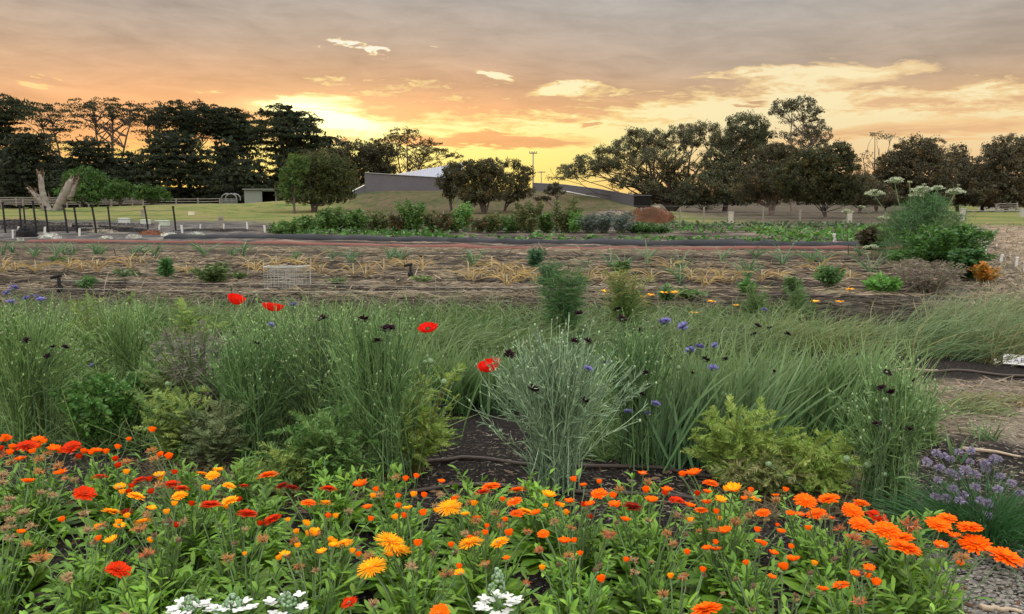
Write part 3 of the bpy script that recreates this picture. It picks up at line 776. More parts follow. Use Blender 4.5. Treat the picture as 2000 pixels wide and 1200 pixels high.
a = PT(713, 378, 119); b_ = PT(905, 380, 121)
shed = thing('long_shed', (a[0], 119, 2.2), 'long low grey steel building with pale roof half hidden behind bushy trees', 'building')
g = G(); ribbed(g, (a[0], 119), (b_[0], 121), 1.7, PT(713, 338, 119)[2], 1.7, PT(905, 350, 121)[2], (1, 1, 1)); g.build('wall', STEEL, shed, smooth=False)
g = G(); c1 = PT(713, 338, 118.9); c2 = PT(905, 350, 120.9)
tubes(g, np.array([c1, (c1 + c2) / 2, c2]), .07, (1, 1, 1), 4); g.build('gutter', GALV, shed, smooth=False)
g = G()
r1, r2, r3, r4 = PT(772, 345, 121), PT(905, 352, 123), PT(905, 318, 140), PT(745, 343, 140)
r4 = PT(770, 341, 140)
n = 40; tt = np.linspace(0, 1, n + 1)[:, None]
lo = r1 * (1 - tt) + r2 * tt; hi = r4 * (1 - tt) + r3 * tt; lo[::2, 2] += .05; hi[::2, 2] += .05
V = np.concatenate([lo, hi, hi - (0, 0, .3), lo - (0, 0, .3)]); i = np.arange(n); m_ = n + 1
g.add(V, (1, 1, 1), np.concatenate([np.stack([i + p * m_, i + 1 + p * m_, i + 1 + q * m_, i + q * m_], -1) for p, q in ((0, 1), (1, 2), (2, 3), (3, 0))]))
g.build('roof', ROOFM, shed, smooth=False)
# side walls carry the roof
g = G(); ribbed(g, (r1[0], 121), (r4[0], 140), 1.5, r1[2] - .25, 1.5, r4[2] - .25, (1, 1, 1), side=-1); ribbed(g, (r4[0], 140), (r3[0], 140), 1.5, r4[2] - .25, 1.5, r3[2] - .25, (1, 1, 1)); g.build('back_wall', STEEL, shed, smooth=False)
g = G(); w0 = PT(690, 373, 118); w1 = PT(713, 363, 119)
ribbed(g, (w0[0], 118), (w1[0] - .05, 119), 1.5, PT(690, 377, 118)[2], 1.7, w1[2], (1, 1, 1)); g.build('ramp_wall', STEEL, shed, smooth=False)
g = G(); tubes(g, np.array([PT(688, 374, 117.9), PT(712, 362, 118.9)]), .08, (1, 1, 1), 4); g.build('coping', WHITE, shed, smooth=False)
# sloping wall at the right end
fw = thing('sloping_wall', (PT(1045, 380, 120)[0], 118, 2), 'long dark sloping steel wall with white footing line running down the mound', 'wall')
pts = [(1040, 358, 380, 120), (1100, 361, 374, 116), (1170, 370, 388, 108), (1238, 382, 409, 98)]
g = G(); gw = G(); gc = G()
for (p0, t0, b0, d0), (p1, t1, b1, d1) in zip(pts[:-1], pts[1:]):
    A, B = PT(p0, t0, d0), PT(p1, t1, d1); A0, B0 = PT(p0, b0, d0), PT(p1, b1, d1)
    ribbed(g, A[:2], B[:2], A0[2] - .6, A[2], B0[2] - .6, B[2], (1, 1, 1), .3)
    tubes(gc, np.array([A, B]) + (0, -.03, .03), .05, (1, 1, 1), 4)
    if p0 >= 1100: tubes(gw, np.array([A0, B0]) + (0, -.3, .04), .09, (1, 1, 1), 4)
g.build('wall_sheet', STEEL, fw, smooth=False); gc.build('capping', GALV, fw, smooth=False); gw.build('footing', WHITE, fw, smooth=False)
tk = PT(1255, 396, 97)
wt = thing('dark_tank', (tk[0], 97, 0), 'dark square tank at the foot of the sloping wall beside the gum tree', 'tank')
g = G(); zt = PT(1255, 383, 97)[2]; ribbed(g, (PT(1240, 400, 97)[0], 97), (PT(1271, 400, 97)[0], 97), -.2, zt, -.2, zt, (1, 1, 1), .2, .03, 1.8); g.build('tank_body', DARKIN, wt, smooth=False)
g = G(); box(g, (tk[0], 97.9, zt + .06), (2.1, 2.0, .1), (1, 1, 1)); g.build('tank_lid', STEEL, wt, smooth=False)
cb = PT(1282, 400, 98); g = G(); h_ = PT(1282, 391, 98)[2] - PT(1282, 404, 98)[2]
box(g, (cb[0], 98.3, h_ / 2 - .05), (.9, .6, h_), (.42, .36, .26)); box(g, (cb[0], 98.3, h_ - .02), (.96, .66, .06), (.36, .3, .2))
tag(g.build('crate', MATT, None, (cb[0], 98.3, 0), smooth=False), 'pale box standing between the dark tank and the gum tree', 'box')

# open fronted stock shed on the left
sx = PT(478, 402, 115); ex = PT(540, 402, 115)
ss_ = thing('stock_shed', (sx[0], 115, float(H(sx[0], 115))), 'small pale green open fronted shed beside the round bushy tree', 'shed')
z0 = PT(478, 402, 115)[2] - .3; zt = PT(478, 371, 115)[2]; xm = PT(511, 390, 115)[0]
g = G(); ribbed(g, (sx[0], 115), (xm, 115), z0, zt, z0, zt, (1, 1, 1), .15, .02); g.build('wall', SHEDM, ss_, smooth=False)
g = G(); ribbed(g, (sx[0], 115.1), (sx[0], 117.6), z0, zt, z0, zt, (1, 1, 1), .15, .02); ribbed(g, (sx[0], 117.6), (ex[0], 117.6), z0, zt, z0, zt, (1, 1, 1), .15, .02); ribbed(g, (ex[0], 115.1), (ex[0], 117.6), z0, zt, z0, zt, (1, 1, 1), .15, .02); g.build('rear_wall', DARKIN, ss_, smooth=False)
g = G(); box(g, ((sx[0] + ex[0]) / 2, 116.2, zt + .08), (ex[0] - sx[0] + .3, 3.2, .12), (1, 1, 1)); box(g, ((xm + ex[0]) / 2, 114.93, zt - .1), (ex[0] - xm + .1, .08, .22), (1, 1, 1)); g.build('roof', SHEDM, ss_, smooth=False)
for xx in (xm + .05, ex[0] - .02):
    g = G(); box(g, (xx, 114.95, (z0 + zt) / 2), (.12, .12, zt - z0), (1, 1, 1)); g.build('post', GALV, ss_, smooth=False)
wb = PT(532, 396, 114.4); g = G(); P = np.array([[wb[0], 114.6, z0], [wb[0], 114.6, z0 + .9]]); tubes(g, P, .13, (.5, .48, .42), 8, True)
tubes(g, P + [[0, 0, .86], [0, 0, .02]], .15, (.3, .3, .28), 8, True)
tag(g.build('barrel', MATT, None, (wb[0], 114.6, z0)), 'pale slim barrel in the open bay of the stock shed', 'barrel')
# arched cattle crate left of the shed
cx = PT(448, 400, 116); cg = thing('cattle_crate', (cx[0], 116, 0), 'arched grey stock loading crate next to the far timber rails', 'crate')
g = G(); w = PT(463, 400, 116)[0] - cx[0]; zb = PT(448, 402, 116)[2]; zm = PT(448, 389, 116)[2]; zc = PT(448, 378.5, 116)[2]
th = np.linspace(0, math.pi, 13); P = np.stack([cx[0] - np.cos(th) * w, np.full(13, 116.), zm - .2 + np.sin(th) ** .6 * (zc - zm + .2)], -1)
tubes(g, P, .1, (1, 1, 1), 5); g.build('hoop', GALV, cg)
g = G(); tubes(g, P + (0, 1.6, 0), .1, (1, 1, 1), 5); g.build('hoop', GALV, cg)
g = G()
for k in range(5): box(g, (cx[0], 116, zb + .1 + k * (zm - zb - .1) / 4), (2 * w, .06, .12), (1, 1, 1))
for sg in (-1, -.33, .33, 1): box(g, (cx[0] + sg * w, 116.06, (zb + zm) / 2), (.12, .06, zm - zb + .2), (1, 1, 1))
g.build('side_rails', GALV, cg, smooth=False)

# far post and rail fence along the left, then on the right
def rail_fence(label, pts, d, nrails, post_h, step, mat, rail_r=.05):
    A = PT(pts[0][0], pts[0][1], d); B = PT(pts[1][0], pts[1][1], d)
    za, zb = A[2], B[2]
    f = thing('rail_fence', (A[0], d, za), label, 'fence')
    n = int(abs(B[0] - A[0]) / step)
    for i in range(n + 1):
        t_ = i / n; x = A[0] + (B[0] - A[0]) * t_; z = za + (zb - za) * t_
        g = G(); box(g, (x, d, z + post_h / 2 - .1), (.17, .17, post_h + .2 + U(-.05, .2)), (1, 1, 1), U(-.2, .2)); box(g, (x, d, z + .03), (.24, .24, .08), (1, 1, 1)); g.build('post', mat, f, smooth=False)
    for k in range(nrails):
        g = G(); h = post_h * (k + 1) / nrails - .08
        nn = 24; t_ = np.linspace(0, 1, nn)[:, None]
        P = np.array([[A[0], d - .1, za + h]]) * (1 - t_) + np.array([[B[0], d - .1, zb + h]]) * t_; P[:, 2] += rng.normal(0, .015, nn)
        tubes(g, P, rail_r, (1, 1, 1), 4); g.build('rail', mat, f, smooth=False)
    return f
rail_fence('long weathered post and rail fence below the pines', [(-40, 403.5), (430, 402.5)], 126, 3, 1.15, 3.2, TIMBER)
rail_fence('second timber yard fence just behind the dead tree trunks', [(-30, 401), (280, 401)], 134, 3, 1.3, 4.5, TIMBER)
rail_fence('low white rail fence across the grass at the right edge', [(1884, 421), (2060, 421.5)], 62, 1, .42, 4.2, GALV, .03)
rail_fence('grey slatted yard fence in front of the far house at the right', [(1945, 414), (1985, 414)], 96, 4, 1.0, 1.6, TIMBER, .05)
# pale far building glimpsed through the trees
fb = thing('far_house', (PT(1960, 404, 125)[0], 125, 0), 'pale far house glimpsed through a gap in the trees at the right', 'house')
g = G(); X0 = PT(1962, 404, 125)[0]; box(g, (X0, 127, 1.0), (3.6, 4, 2.4), (1, 1, 1)); g.build('wall', CONC, fb, smooth=False)
g = G(); V = np.array([[X0 - 2, 124.8, 2.2], [X0 + 2, 124.8, 2.2], [X0 + 2, 127, 3.1], [X0 - 2, 127, 3.1], [X0 - 2, 129.2, 2.2], [X0 + 2, 129.2, 2.2]]); g.add(V, (1, 1, 1), [[0, 1, 2, 3], [3, 2, 5, 4]]); g.add(V - (0, 0, .08), (1, 1, 1), [[0, 3, 2, 1], [3, 4, 5, 2]]); g.build('roof', ROOFM, fb, smooth=False)

# power poles
for px, top, d, lab in ((1041, 297, 150, 'tall wooden power pole with one crossarm against the yellow sky'), (1057, 335, 210, 'smaller farther power pole with crossarm right of the tall one')):
    p = PT(px, 400, d); zt = PT(px, top, d)[2]; po = thing('power_pole', (p[0], d, 0), lab, 'power pole', 'power poles against the sunset')
    g = G(); tubes(g, np.array([[p[0], d, -.5], [p[0], d, zt / 2], [p[0], d, zt]]), np.array([.17, .15, .11]), (1, 1, 1), 6, True); g.build('pole', TIMBER, po)
    g = G(); w = 7.5 / F * d; box(g, (p[0], d - .15, zt - .25), (2 * w, .14, .2), (1, 1, 1)); g.build('crossarm', TIMBER, po, smooth=False)
    for sg in (-.9, -.35, .35, .9):
        g = G(); tubes(g, np.array([[p[0] + sg * w, d - .15, zt - .13], [p[0] + sg * w, d - .15, zt + .12]]), .07, (1, 1, 1), 6, True); g.build('insulator', GALV, po)

# dead tree trunks
dead = thing('dead_tree', (PT(95, 417, 84)[0], 84, 0), 'pale dead tree of jagged bare trunks leaning apart behind the black stakes', 'dead tree')
DW = (.17, .15, .125)
def trunk(pts, w, name='trunk', rough_=.05, splinter=4):
    P = np.array([PT(a, b, 84) for a, b in pts]); n = 22
    t = np.linspace(0, len(P) - 1, n); k = np.minimum(t.astype(int), len(P) - 2); f = (t - k)[:, None]
    Q = P[k] * (1 - f) + P[k + 1] * f; W = np.interp(t, np.arange(len(w)), w) / F * 84 * .5
    Q[1:-1] += rng.normal(0, .02, (n - 2, 3))
    g = G(); c = jcol(DW, n, .1, .04)[None]
    tubes(g, Q, (W * (1 + rng.normal(0, rough_, n)))[None], c, 9, True)
    # splinters and broken bark on the surface
    b = Q[rng.integers(1, n, 30)] + rng.normal(0, 1, (30, 3)) * W.mean() * .6
    ribbons(g, curves(b, nrm(Q[-1] - Q[0]) + rng.normal(0, .15, (30, 3)), U(.3, 1.0, 30), 4), U(.08, .2, 30), jcol((.09, .055, .035), 30, .5))
    e = Q[-1] + rng.normal(0, 1, (splinter, 3)) * (W[-1] * .5)
    tubes(g, curves(e, nrm(Q[-1] - Q[-3]) + rng.normal(0, .12, (splinter, 3)), U(.2, .6, splinter), 4), np.linspace(.07, .01, 4), DW, 4)
    return g.build(name, WOOD, dead)
tag(trunk([(96, 415), (88, 398), (83, 375), (79, 341)], [15, 13, 11, 9]), 'upright left trunk')
tag(trunk([(92, 412), (78, 390), (66, 378), (57, 371)], [12, 13, 8, 3]), 'splayed splintered limb')
tag(trunk([(108, 416), (118, 396), (130, 375), (139, 352)], [14, 17, 19, 12], splinter=7), 'right trunk with broken brown hollow')
tag(trunk([(134, 390), (141, 376), (147, 362), (150, 352)], [10, 10, 8, 5]), 'short snapped limb')
tag(trunk([(88, 414), (98, 418), (110, 416)], [9, 11, 9]), 'root flare joining both trunks')

# black steel stakes of the new vineyard row
g_st = 'black steel stakes on the scorched ground'
st = [(5, 398, 11, 455), (38, 403, 42, 452), (46, 405, 50, 446), (64, 395, 72, 455), (88, 406, 95, 455), (124, 403, 133, 456), (145, 407, 152, 455), (180, 406, 189, 456), (211, 407, 216, 448), (282, 405, 290, 448), (338, 406, 344, 450)]
for i, (x1, y1, x0, y0) in enumerate(st):
    gp = GP(x0, y0); top = PT(x1, y1, gp[1] + .25)
    o = thing('steel_stake', gp, '%s black leaning stake counted from the left edge' % ordn(i), 'stake', g_st)
    g = G(); P = np.array([gp - (0, 0, .3), (gp + top) / 2, top]); tubes(g, P, .045, (.02, .02, .02), 4, True); g.build('shaft', BLACKP, o, smooth=False)
    g = G(); tubes(g, np.array([top, top + (top - gp) / np.linalg.norm(top - gp) * .06]), .06, (.02, .02, .02), 5, True); g.build('stake_cap', BLACKP, o, smooth=False)
# wire strung on the stakes
g = G()
for a_, b_ in zip(st[:-1], st[1:]):
    for f in (.12, .5):
        A, B = GP(a_[2], a_[3]), GP(b_[2], b_[3]); A = A + (PT(a_[0], a_[1], A[1] + .25) - A) * (1 - f); B = B + (PT(b_[0], b_[1], B[1] + .25) - B) * (1 - f)
        M = (A + B) / 2 - (0, 0, .05); tubes(g, np.array([A, M, B]), .008, (.05, .05, .05), 3)
tag(g.build('fence_wire', BLACKP, None, GP(180, 455)), 'thin black wires strung between the leaning stakes', 'wire')
# low dark net heaps, mounds and pale hoops
def mound(name, label, cat, px, py, wpx, hpx, col, group=None, rough_=.25, mat=WOOD, flat_d=.5):
    c = GP(px, py); s = c[1] / F; g = G()
    V, T = ICO2; W = V * (1 + rng.normal(0, rough_ * .3, (len(V), 1))); W = W[:] * (wpx * s * .5, wpx * s * flat_d * .6, hpx * s)
    g.add(W + c, jcol(col, len(V), .4), None, T)
    M = int(wpx * 10); th = U(0, 2 * math.pi, M); r = U(0, 1, M) ** .5
    P = c + np.stack([np.cos(th) * r * wpx * s * .52, np.sin(th) * r * wpx * s * flat_d * .62, np.sqrt(np.maximum(0, 1 - r * r)) * hpx * s * 1.0 + U(-.02, .03, M)], -1)
    cards(g, P, U(.5, 1.4, M) * 1.1 * s, jcol(col, M, .55, .12), (0, 0, .8), .6)
    return tag(g.build(name, mat, None, c, smooth=False), label, cat, group)
wg = 'small woolly white mounds beside the black strip'
for i, (px, py, w, h) in enumerate([(97, 466, 44, 9), (208, 467, 26, 5), (262, 466, 32, 7), (330, 461, 34, 6), (384, 460, 32, 6), (40, 470, 14, 4)]):
    mound('pale_mound', '%s pale woolly mound near the black edging strip' % ['widest leftmost', 'smallest middle', 'arched', 'fourth from left', 'last rightmost', 'tiny flat'][i], 'mound', px, py, w, h, (.3, .3, .26), wg)
mound('netting_heap', 'dark heap of bunched black netting among the stakes', 'netting', 52, 463, 42, 20, (.012, .012, .013), mat=PLAST)
for px, py, w, h, c, lab in [(160, 443, 300, 7, (.05, .045, .042), 'long low ridge of scorched grey soil behind the stakes'), (200, 455, 60, 6, (.22, .19, .15), 'small pale heap of dry stalks between two stakes'), (295, 459, 50, 8, (.16, .07, .04), 'small rusty brown soil heap right of the stakes'), (230, 452, 120, 7, (.02, .019, .018), 'dark crusted soil ridge behind the small pale mounds'), (110, 452, 140, 8, (.025, .023, .022), 'long dark soil ridge between the leaning stakes'), (420, 452, 160, 4, (.03, .026, .022), 'low dark soil ridge left of the tall green bushes'), (40, 440, 130, 10, (.03, .028, .027), 'dark soil bank behind the leftmost stakes'), (55, 448, 110, 9, (.035, .033, .032), 'dark ash heap at the left behind the first stakes')]:
    mound('soil_heap', lab, 'heap', px, py, w, h, c, 'low heaps on the scorched ground', flat_d=.15)
mound('mulch_heap', 'orange brown bark mulch heap at the foot of the gum tree', 'heap', 1268, 436, 104, 31, (.085, .038, .02), 'mulch heaps')
mound('mulch_heap', 'greyish pink mulch heap left of the orange one', 'heap', 1195, 433, 110, 22, (.1, .078, .06), 'mulch heaps')
# wooden fence posts beyond the vegetable beds
pg = 'thin posts of the wire fence behind the vegetable beds'
for i, (px, y0, y1, wd) in enumerate([(1193, 435, 408, .09), (1252, 436, 406, .09), (1328, 436, 405, .07), (1374, 436, 405, .08), (1490, 434, 404, .07), (1562, 436, 410, .1), (1728, 437, 415, .07), (1112, 430, 412, .08), (866, 436, 412, .07)]):
    p = GP(px, y0); zt = PT(px, y1, p[1])[2]; g = G(); box(g, (p[0], p[1], (p[2] + zt) / 2 - .1), (wd, wd, zt - p[2] + .2), (1, 1, 1), .3); tubes(g, np.array([[p[0], p[1], zt - .3], [p[0], p[1], zt - .26]]), wd * .8, (1, 1, 1), 6, True)
    tag(g.build('fence_post', TIMBER, None, p, smooth=False), '%s dark thin fence post beyond the vegetable rows, %s' % (['second', 'third', 'fourth', 'fifth', 'sixth', 'seventh', 'eighth', 'first', 'lone leftmost'][i], 'counting rightwards from the shed' if i < 8 else 'before the shed wall'), 'post', pg)
g = G()
for z in (.35, .7, 1.05):
    P = np.array([GP(px, 435.5) + (0, 0, z) for px in (1110, 1193, 1252, 1328, 1374, 1490, 1562, 1728)]); tubes(g, P, .007, (.05, .05, .05), 3)
tag(g.build('fence_wire', GALV, None, GP(1400, 436)), 'fine wires of the fence beyond the vegetable rows', 'wire')
for px, y0, y1, lab in ((1427, 436, 416, 'white square post standing before the domed grey gum'), (1658, 437, 416, 'white square post half hidden behind the umbel flowers'), (1879, 431, 409, 'grey stone gate post at the corner of the dry field'), (1995, 424, 408, 'short grey post where the white rail meets the right edge')):
    p = GP(px, y0); zt = PT(px, y1, p[1])[2]; po = thing('white_post', p, lab, 'post', 'pale square posts')
    g = G(); box(g, (p[0], p[1], (p[2] + zt) / 2 - .1), (.26, .26, zt - p[2] + .2), (1, 1, 1)); g.build('shaft', CONC, po, smooth=False)
    g = G(); box(g, (p[0], p[1], zt + .04), (.31, .31, .07), (1, 1, 1)); g.build('post_cap', CONC, po, smooth=False)
for i, (px, y0, y1) in enumerate([(136, 444, 428), (187, 448, 430), (306, 446, 433), (432, 446, 423), (279, 424, 410)]):
    p = GP(px, y0); zt = PT(px, y1, p[1])[2]; g = G(); box(g, (p[0], p[1], (p[2] + zt) / 2 - .1), (.22, .2, zt - p[2] + .2), (1, 1, 1), .4); box(g, (p[0], p[1], zt - .1), (.26, .24, .08), (1, 1, 1), .4)
    tag(g.build('timber_stump', TIMBER, None, p, smooth=False), ['first grey timber stump post behind the stakes', 'second grey timber stump post behind the stakes', 'grey stump post right of the long stakes', 'lone grey stump post on the yellow grass', 'small far stump post before the rails'][i], 'post', 'grey stump posts on the grass')
# pale blocks on the grass at the left
for i, (px, y0, w, h, c) in enumerate([(243, 441, 16, 13, (.34, .35, .33)), (285, 441, 14, 10, (.34, .36, .3)), (318, 441, 22, 9, (.3, .34, .26)), (374, 420, 9, 5, (.5, .45, .36))]):
    p = GP(px, y0); s = p[1] / F; g = G(); box(g, p + (0, 0, h * s / 2), (w * s, .5, h * s), c, .1); box(g, p + (0, 0, h * s + .02), (w * s * 1.04, .55, .05), np.array(c) * 1.1, .1)
    tag(g.build('tub', MATT, None, p, smooth=False), ['squarest pale tub behind the stakes on the grass', 'small greenish tub between tall stakes', 'longest low greenish trough right of the last stakes', 'tiny cream tub far out on the yellow grass'][i], 'tub', 'pale tubs on the grass')

# small white plant stakes
sg = 'small white bed marker stakes'
mk = [(25, 466, 450, 3), (38, 461, 444, 4), (87, 457, 444, 4), (155, 461, 447, 4), (311, 449, 440, 3), (356, 456, 441, 4), (391, 447, 439, 2.5), (437, 449, 438, 2.5), (483, 448, 435, 3), (518, 454, 441, 4), (694, 452, 443, 4), (1631, 470, 457, 5), (1628, 474, 458, 2.5), (1886, 452, 444, 2.5), (1893, 458, 447, 3), (1905, 464, 452, 3), (1911, 470, 459, 3), (1899, 474, 464, 4), (1922, 486, 466, 4), (1925, 496, 470, 4), (1985, 522, 503, 5), (2001, 532, 512, 5), (1954, 515, 498, 5), (877, 448, 440, 2)]
for i, (px, y0, y1, w) in enumerate(sorted(mk)):
    p = GP(px, y0); s = p[1] / F; hh = (y0 - y1) * s; g = G(); tl = U(-.15, .15)
    P = np.array([p - (0, 0, .05), p + (tl * hh * .5, 0, hh * .55), p + (tl * hh, 0, hh)])
    ribbons(g, P[None], w * s * 1.1, (.4, .4, .37), [1, 1, 1], (1, 0, 0)); ribbons(g, P[None] + (0, .012, 0), w * s * 1.1, (.33, .33, .3), [1, 1, 1], (-1, 0, 0))
    box(g, P[2], (w * s * 1.1, .016, .02), (.6, .6, .56))
    tag(g.build('marker_stake', MATT, None, p, smooth=False), '%s white marker stake counted across the photo from the left' % ordn(i), 'marker', sg)

# black plastic edging, red tape and drip lines
def strip(name, label, cat, pts, w, z, mat, col, r=None, group=None, wob=.02, n=60):
    P = np.array([GP(a, b) for a, b in pts]); k = np.linspace(0, len(P) - 1, n); i = np.minimum(k.astype(int), len(P) - 2); f = (k - i)[:, None]
    Q = P[i] * (1 - f) + P[i + 1] * f; Q[:, 2] = H(Q[:, 0], Q[:, 1]) + z
    if r:
        ker = np.ones(9) / 9; Q[4:-4, 2] = np.convolve(Q[:, 2], ker, 'valid'); Q[:4, 2] = Q[4, 2]; Q[-4:, 2] = Q[-5, 2]
    else: Q[:, 2] += rng.normal(0, wob * .4, n)
    Q[:, 1] += vnoise(np.arange(n) * .15, np.zeros(n), 8) * wob * 6
    g = G()
    if r: tubes(g, Q, r, col, 7, True)
    else:
        sd = nrm(np.gradient(Q, axis=0)); sd = np.stack([-sd[:, 1], sd[:, 0], np.zeros(n)], -1)
        q = np.stack([Q - sd * w / 2, Q - sd * w * .25 + (0, 0, w * .12), Q + sd * w * .25 + (0, 0, w * .14), Q + sd * w / 2, Q + sd * w / 2 - (0, 0, .1), Q - sd * w / 2 - (0, 0, .1)], 1)
        q[:, 1:3, 2] += rng.normal(0, w * .03, (n, 2)); ix = np.arange(n * 6).reshape(n, 6); nx = np.roll(ix, -1, 1)
        g.add(q, col, np.stack([ix[:-1], nx[:-1], nx[1:], ix[1:]], -1).reshape(-1, 4))
    return tag(g.build(name, mat, None, P[0]), label, cat, group)
strip('edging_strip', 'long black plastic weed mat strip along the straw bed edge', 'weed mat', [(330, 465), (560, 465.5), (780, 470), (1000, 475.5), (1250, 479), (1500, 480), (1730, 483)], .8, .03, PLAST, (.022, .022, .025))
strip('red_strip', 'dull red weed mat strip just before the black strip', 'weed mat', [(60, 473), (340, 473), (560, 476), (780, 482), (1000, 487), (1250, 487), (1500, 486.5), (1760, 487)], .36, .02, PLAST, (.12, .05, .04))
hg = 'brown drip irrigation pipes'
for lab, pts in [('brown drip pipe lying at the very bottom left', [(-60, 1150), (20, 1165), (115, 1182), (200, 1192)]),
                 ('brown drip pipe crossing bare soil behind the calendulas at the left', [(60, 858), (180, 856), (300, 880), (420, 896)]),
                 ('brown drip pipe behind the bare soil left of the big cornflower', [(700, 925), (850, 905), (900, 898), (1010, 908), (1100, 916), (1290, 918), (1420, 940), (1560, 962)]),
                 ('front brown drip pipe running under the big cornflower', [(800, 960), (880, 948), (1000, 957), (1250, 972), (1420, 985), (1560, 1000)]),
                 ('thin drip pipe across dark soil before the straw bed', [(-40, 586), (300, 586), (700, 590), (1000, 594), (1400, 596)]),
                 ('thin drip pipe along the nearest straw ridge', [(-20, 556), (500, 562), (800, 567), (1300, 575), (1700, 580)]),
                 ('thin drip pipe on bare dark soil by the white sign', [(1640, 727), (1760, 729), (1860, 727), (2000, 736)])]:
    strip('drip_pipe', lab, 'pipe', pts, .02, .012, HOSE, (1, 1, 1), r=.011, group=hg, wob=.008)
# black drip risers
for px, y0, y1, lab, w in ((870, 858, 795, 'black drip riser standing in the gap left of the big cornflower', .02), (117, 570, 543, 'small black riser on the straw at the left', .025), (802, 541, 520, 'tiny black riser in the middle straw bed', .02)):
    p = GP(px, y0); zt = PT(px, y1, p[1])[2]; o = thing('drip_riser', p, lab, 'irrigation riser', 'black drip risers')
    k = p[1] / 5; w *= k; g = G(); tubes(g, np.array([p - (0, 0, .05), [p[0], p[1], zt]]), w * .4, (1, 1, 1), 6, True); g.build('tube', BLACKP, o)
    g = G(); tubes(g, np.array([[p[0], p[1], p[2] - .02], [p[0], p[1], p[2] + (zt - p[2]) * .42]]), w * .9, (1, 1, 1), 8, True); g.build('sleeve', BLACKP, o)
    g = G(); tubes(g, np.array([[p[0] - w * 2, p[1], zt], [p[0] + w * .6, p[1], zt + w * .6]]), w * .45, (1, 1, 1), 6, True); g.build('nozzle', BLACKP, o)

# wire crate
c0 = GP(556, 564); s = c0[1] / F; W_, Hh, D_ = 80 * s, 42 * s, .32
crate = thing('wire_crate', c0, 'pale wire crate standing on its side in the straw', 'crate')
def wires(name, P, r, col=(.24, .24, .21)):
    g = G()
    for q in P: tubes(g, np.array(q), r, col, 4)
    g.build(name, MATT, crate)
x0, x1 = c0[0] - 40 * s, c0[0] + 24 * s; x2 = c0[0] + 41 * s; yA, yB = c0[1], c0[1] + D_; zA = c0[2]; zB = zA + Hh
wires('front_grid', [[(x0, yA, zA + Hh * k / 9), (x1, yA, zA + Hh * k / 9)] for k in range(10)] + [[(x0 + (x1 - x0) * k / 9, yA, zA), (x0 + (x1 - x0) * k / 9, yA, zB)] for k in range(10)], .0035)
wires('rear_grid', [[(x0, yB, zA + Hh * k / 8), (x2, yB, zA + Hh * k / 8)] for k in range(9)] + [[(x0 + (x2 - x0) * k / 10, yB, zA), (x0 + (x2 - x0) * k / 10, yB, zB)] for k in range(11)], .0035)
wires('frame', [[(x0, yA, zA), (x1, yA, zA), (x1 + .001, yA, zB), (x0, yA, zB), (x0, yA, zA)]] + [[(x0, yA, z), (x0, yB, z)] for z in (zA, zB)] + [[(x1, yA, z), (x2, yB, z)] for z in (zA, zB)] + [[(x2, yB, zA), (x2, yB, zB)]], .008, (.3, .3, .27))
wires('base_grid', [[(x0 + (x1 - x0) * k / 9, yA, zA), (x0 + (x2 - x0) * k / 9, yB, zA)] for k in range(10)] + [[(x0 + (x1 - x0) * k / 9, yA, zB), (x0 + (x2 - x0) * k / 9, yB, zB)] for k in range(10)], .0035)

# white hand lettered sign lying at the right edge
L0, L1 = GP(1958, 712), GP(2040, 722)
sign = thing('name_board', L0, 'white hand lettered name board lying on dark soil at the right edge', 'sign')
ang = math.atan2(L1[1] - L0[1], L1[0] - L0[0]); Lb = np.linalg.norm(L1 - L0)
def R3(ax, a):
    return np.array(Matrix.Rotation(a, 3, ax))
RB = R3('Z', ang) @ R3('X', math.radians(48))
g = G(); cB = (L0 + L1) / 2 + (0, 0, .055); box(g, cB, (Lb, .1, .012), (1, 1, 1), rot=RB); g.build('board', WHITE, sign, smooth=False)
def glyph(ch, x):
    S = {'C': [[(1, .8), (.6, 1), (.15, .8), (0, .5), (.15, .15), (.6, 0), (1, .2)]], 'A': [[(0, 0), (.5, 1), (1, 0)], [(.2, .4), (.8, .4)]], 'R': [[(0, 0), (0, 1), (.8, .9), (.8, .6), (0, .5), (1, 0)]], 'D': [[(0, 0), (0, 1), (.7, .9), (1, .5), (.7, .1), (0, 0)]], 'O': [[(.5, 0), (0, .5), (.5, 1), (1, .5), (.5, 0)]]}[ch]
    return [[(x + a * .034, b * .048 - .03) for a, b in st_] for st_ in S]
g = G()
for i, ch in enumerate('CARDO'):
    for st_ in glyph(ch, -Lb / 2 + .03 + i * .052):
        P = np.array([cB + RB @ np.array([a, b, .009]) for a, b in st_]); tubes(g, P, .0032, (.09, .08, .2), 4)
g.build('lettering', MATT, sign)
c2 = GP(1945, 712) + (0, 0, .03); g = G(); RB2 = R3('Z', .9) @ R3('X', math.radians(60)); box(g, c2, (.075, .035, .008), (1, 1, 1), rot=RB2); box(g, c2 + (0, .004, -.02), (.015, .01, .08), (1, 1, 1), rot=RB2)
tag(g.build('plant_tag', WHITE, None, c2, smooth=False), 'small white plant tag just left of the lettered board', 'plant tag')

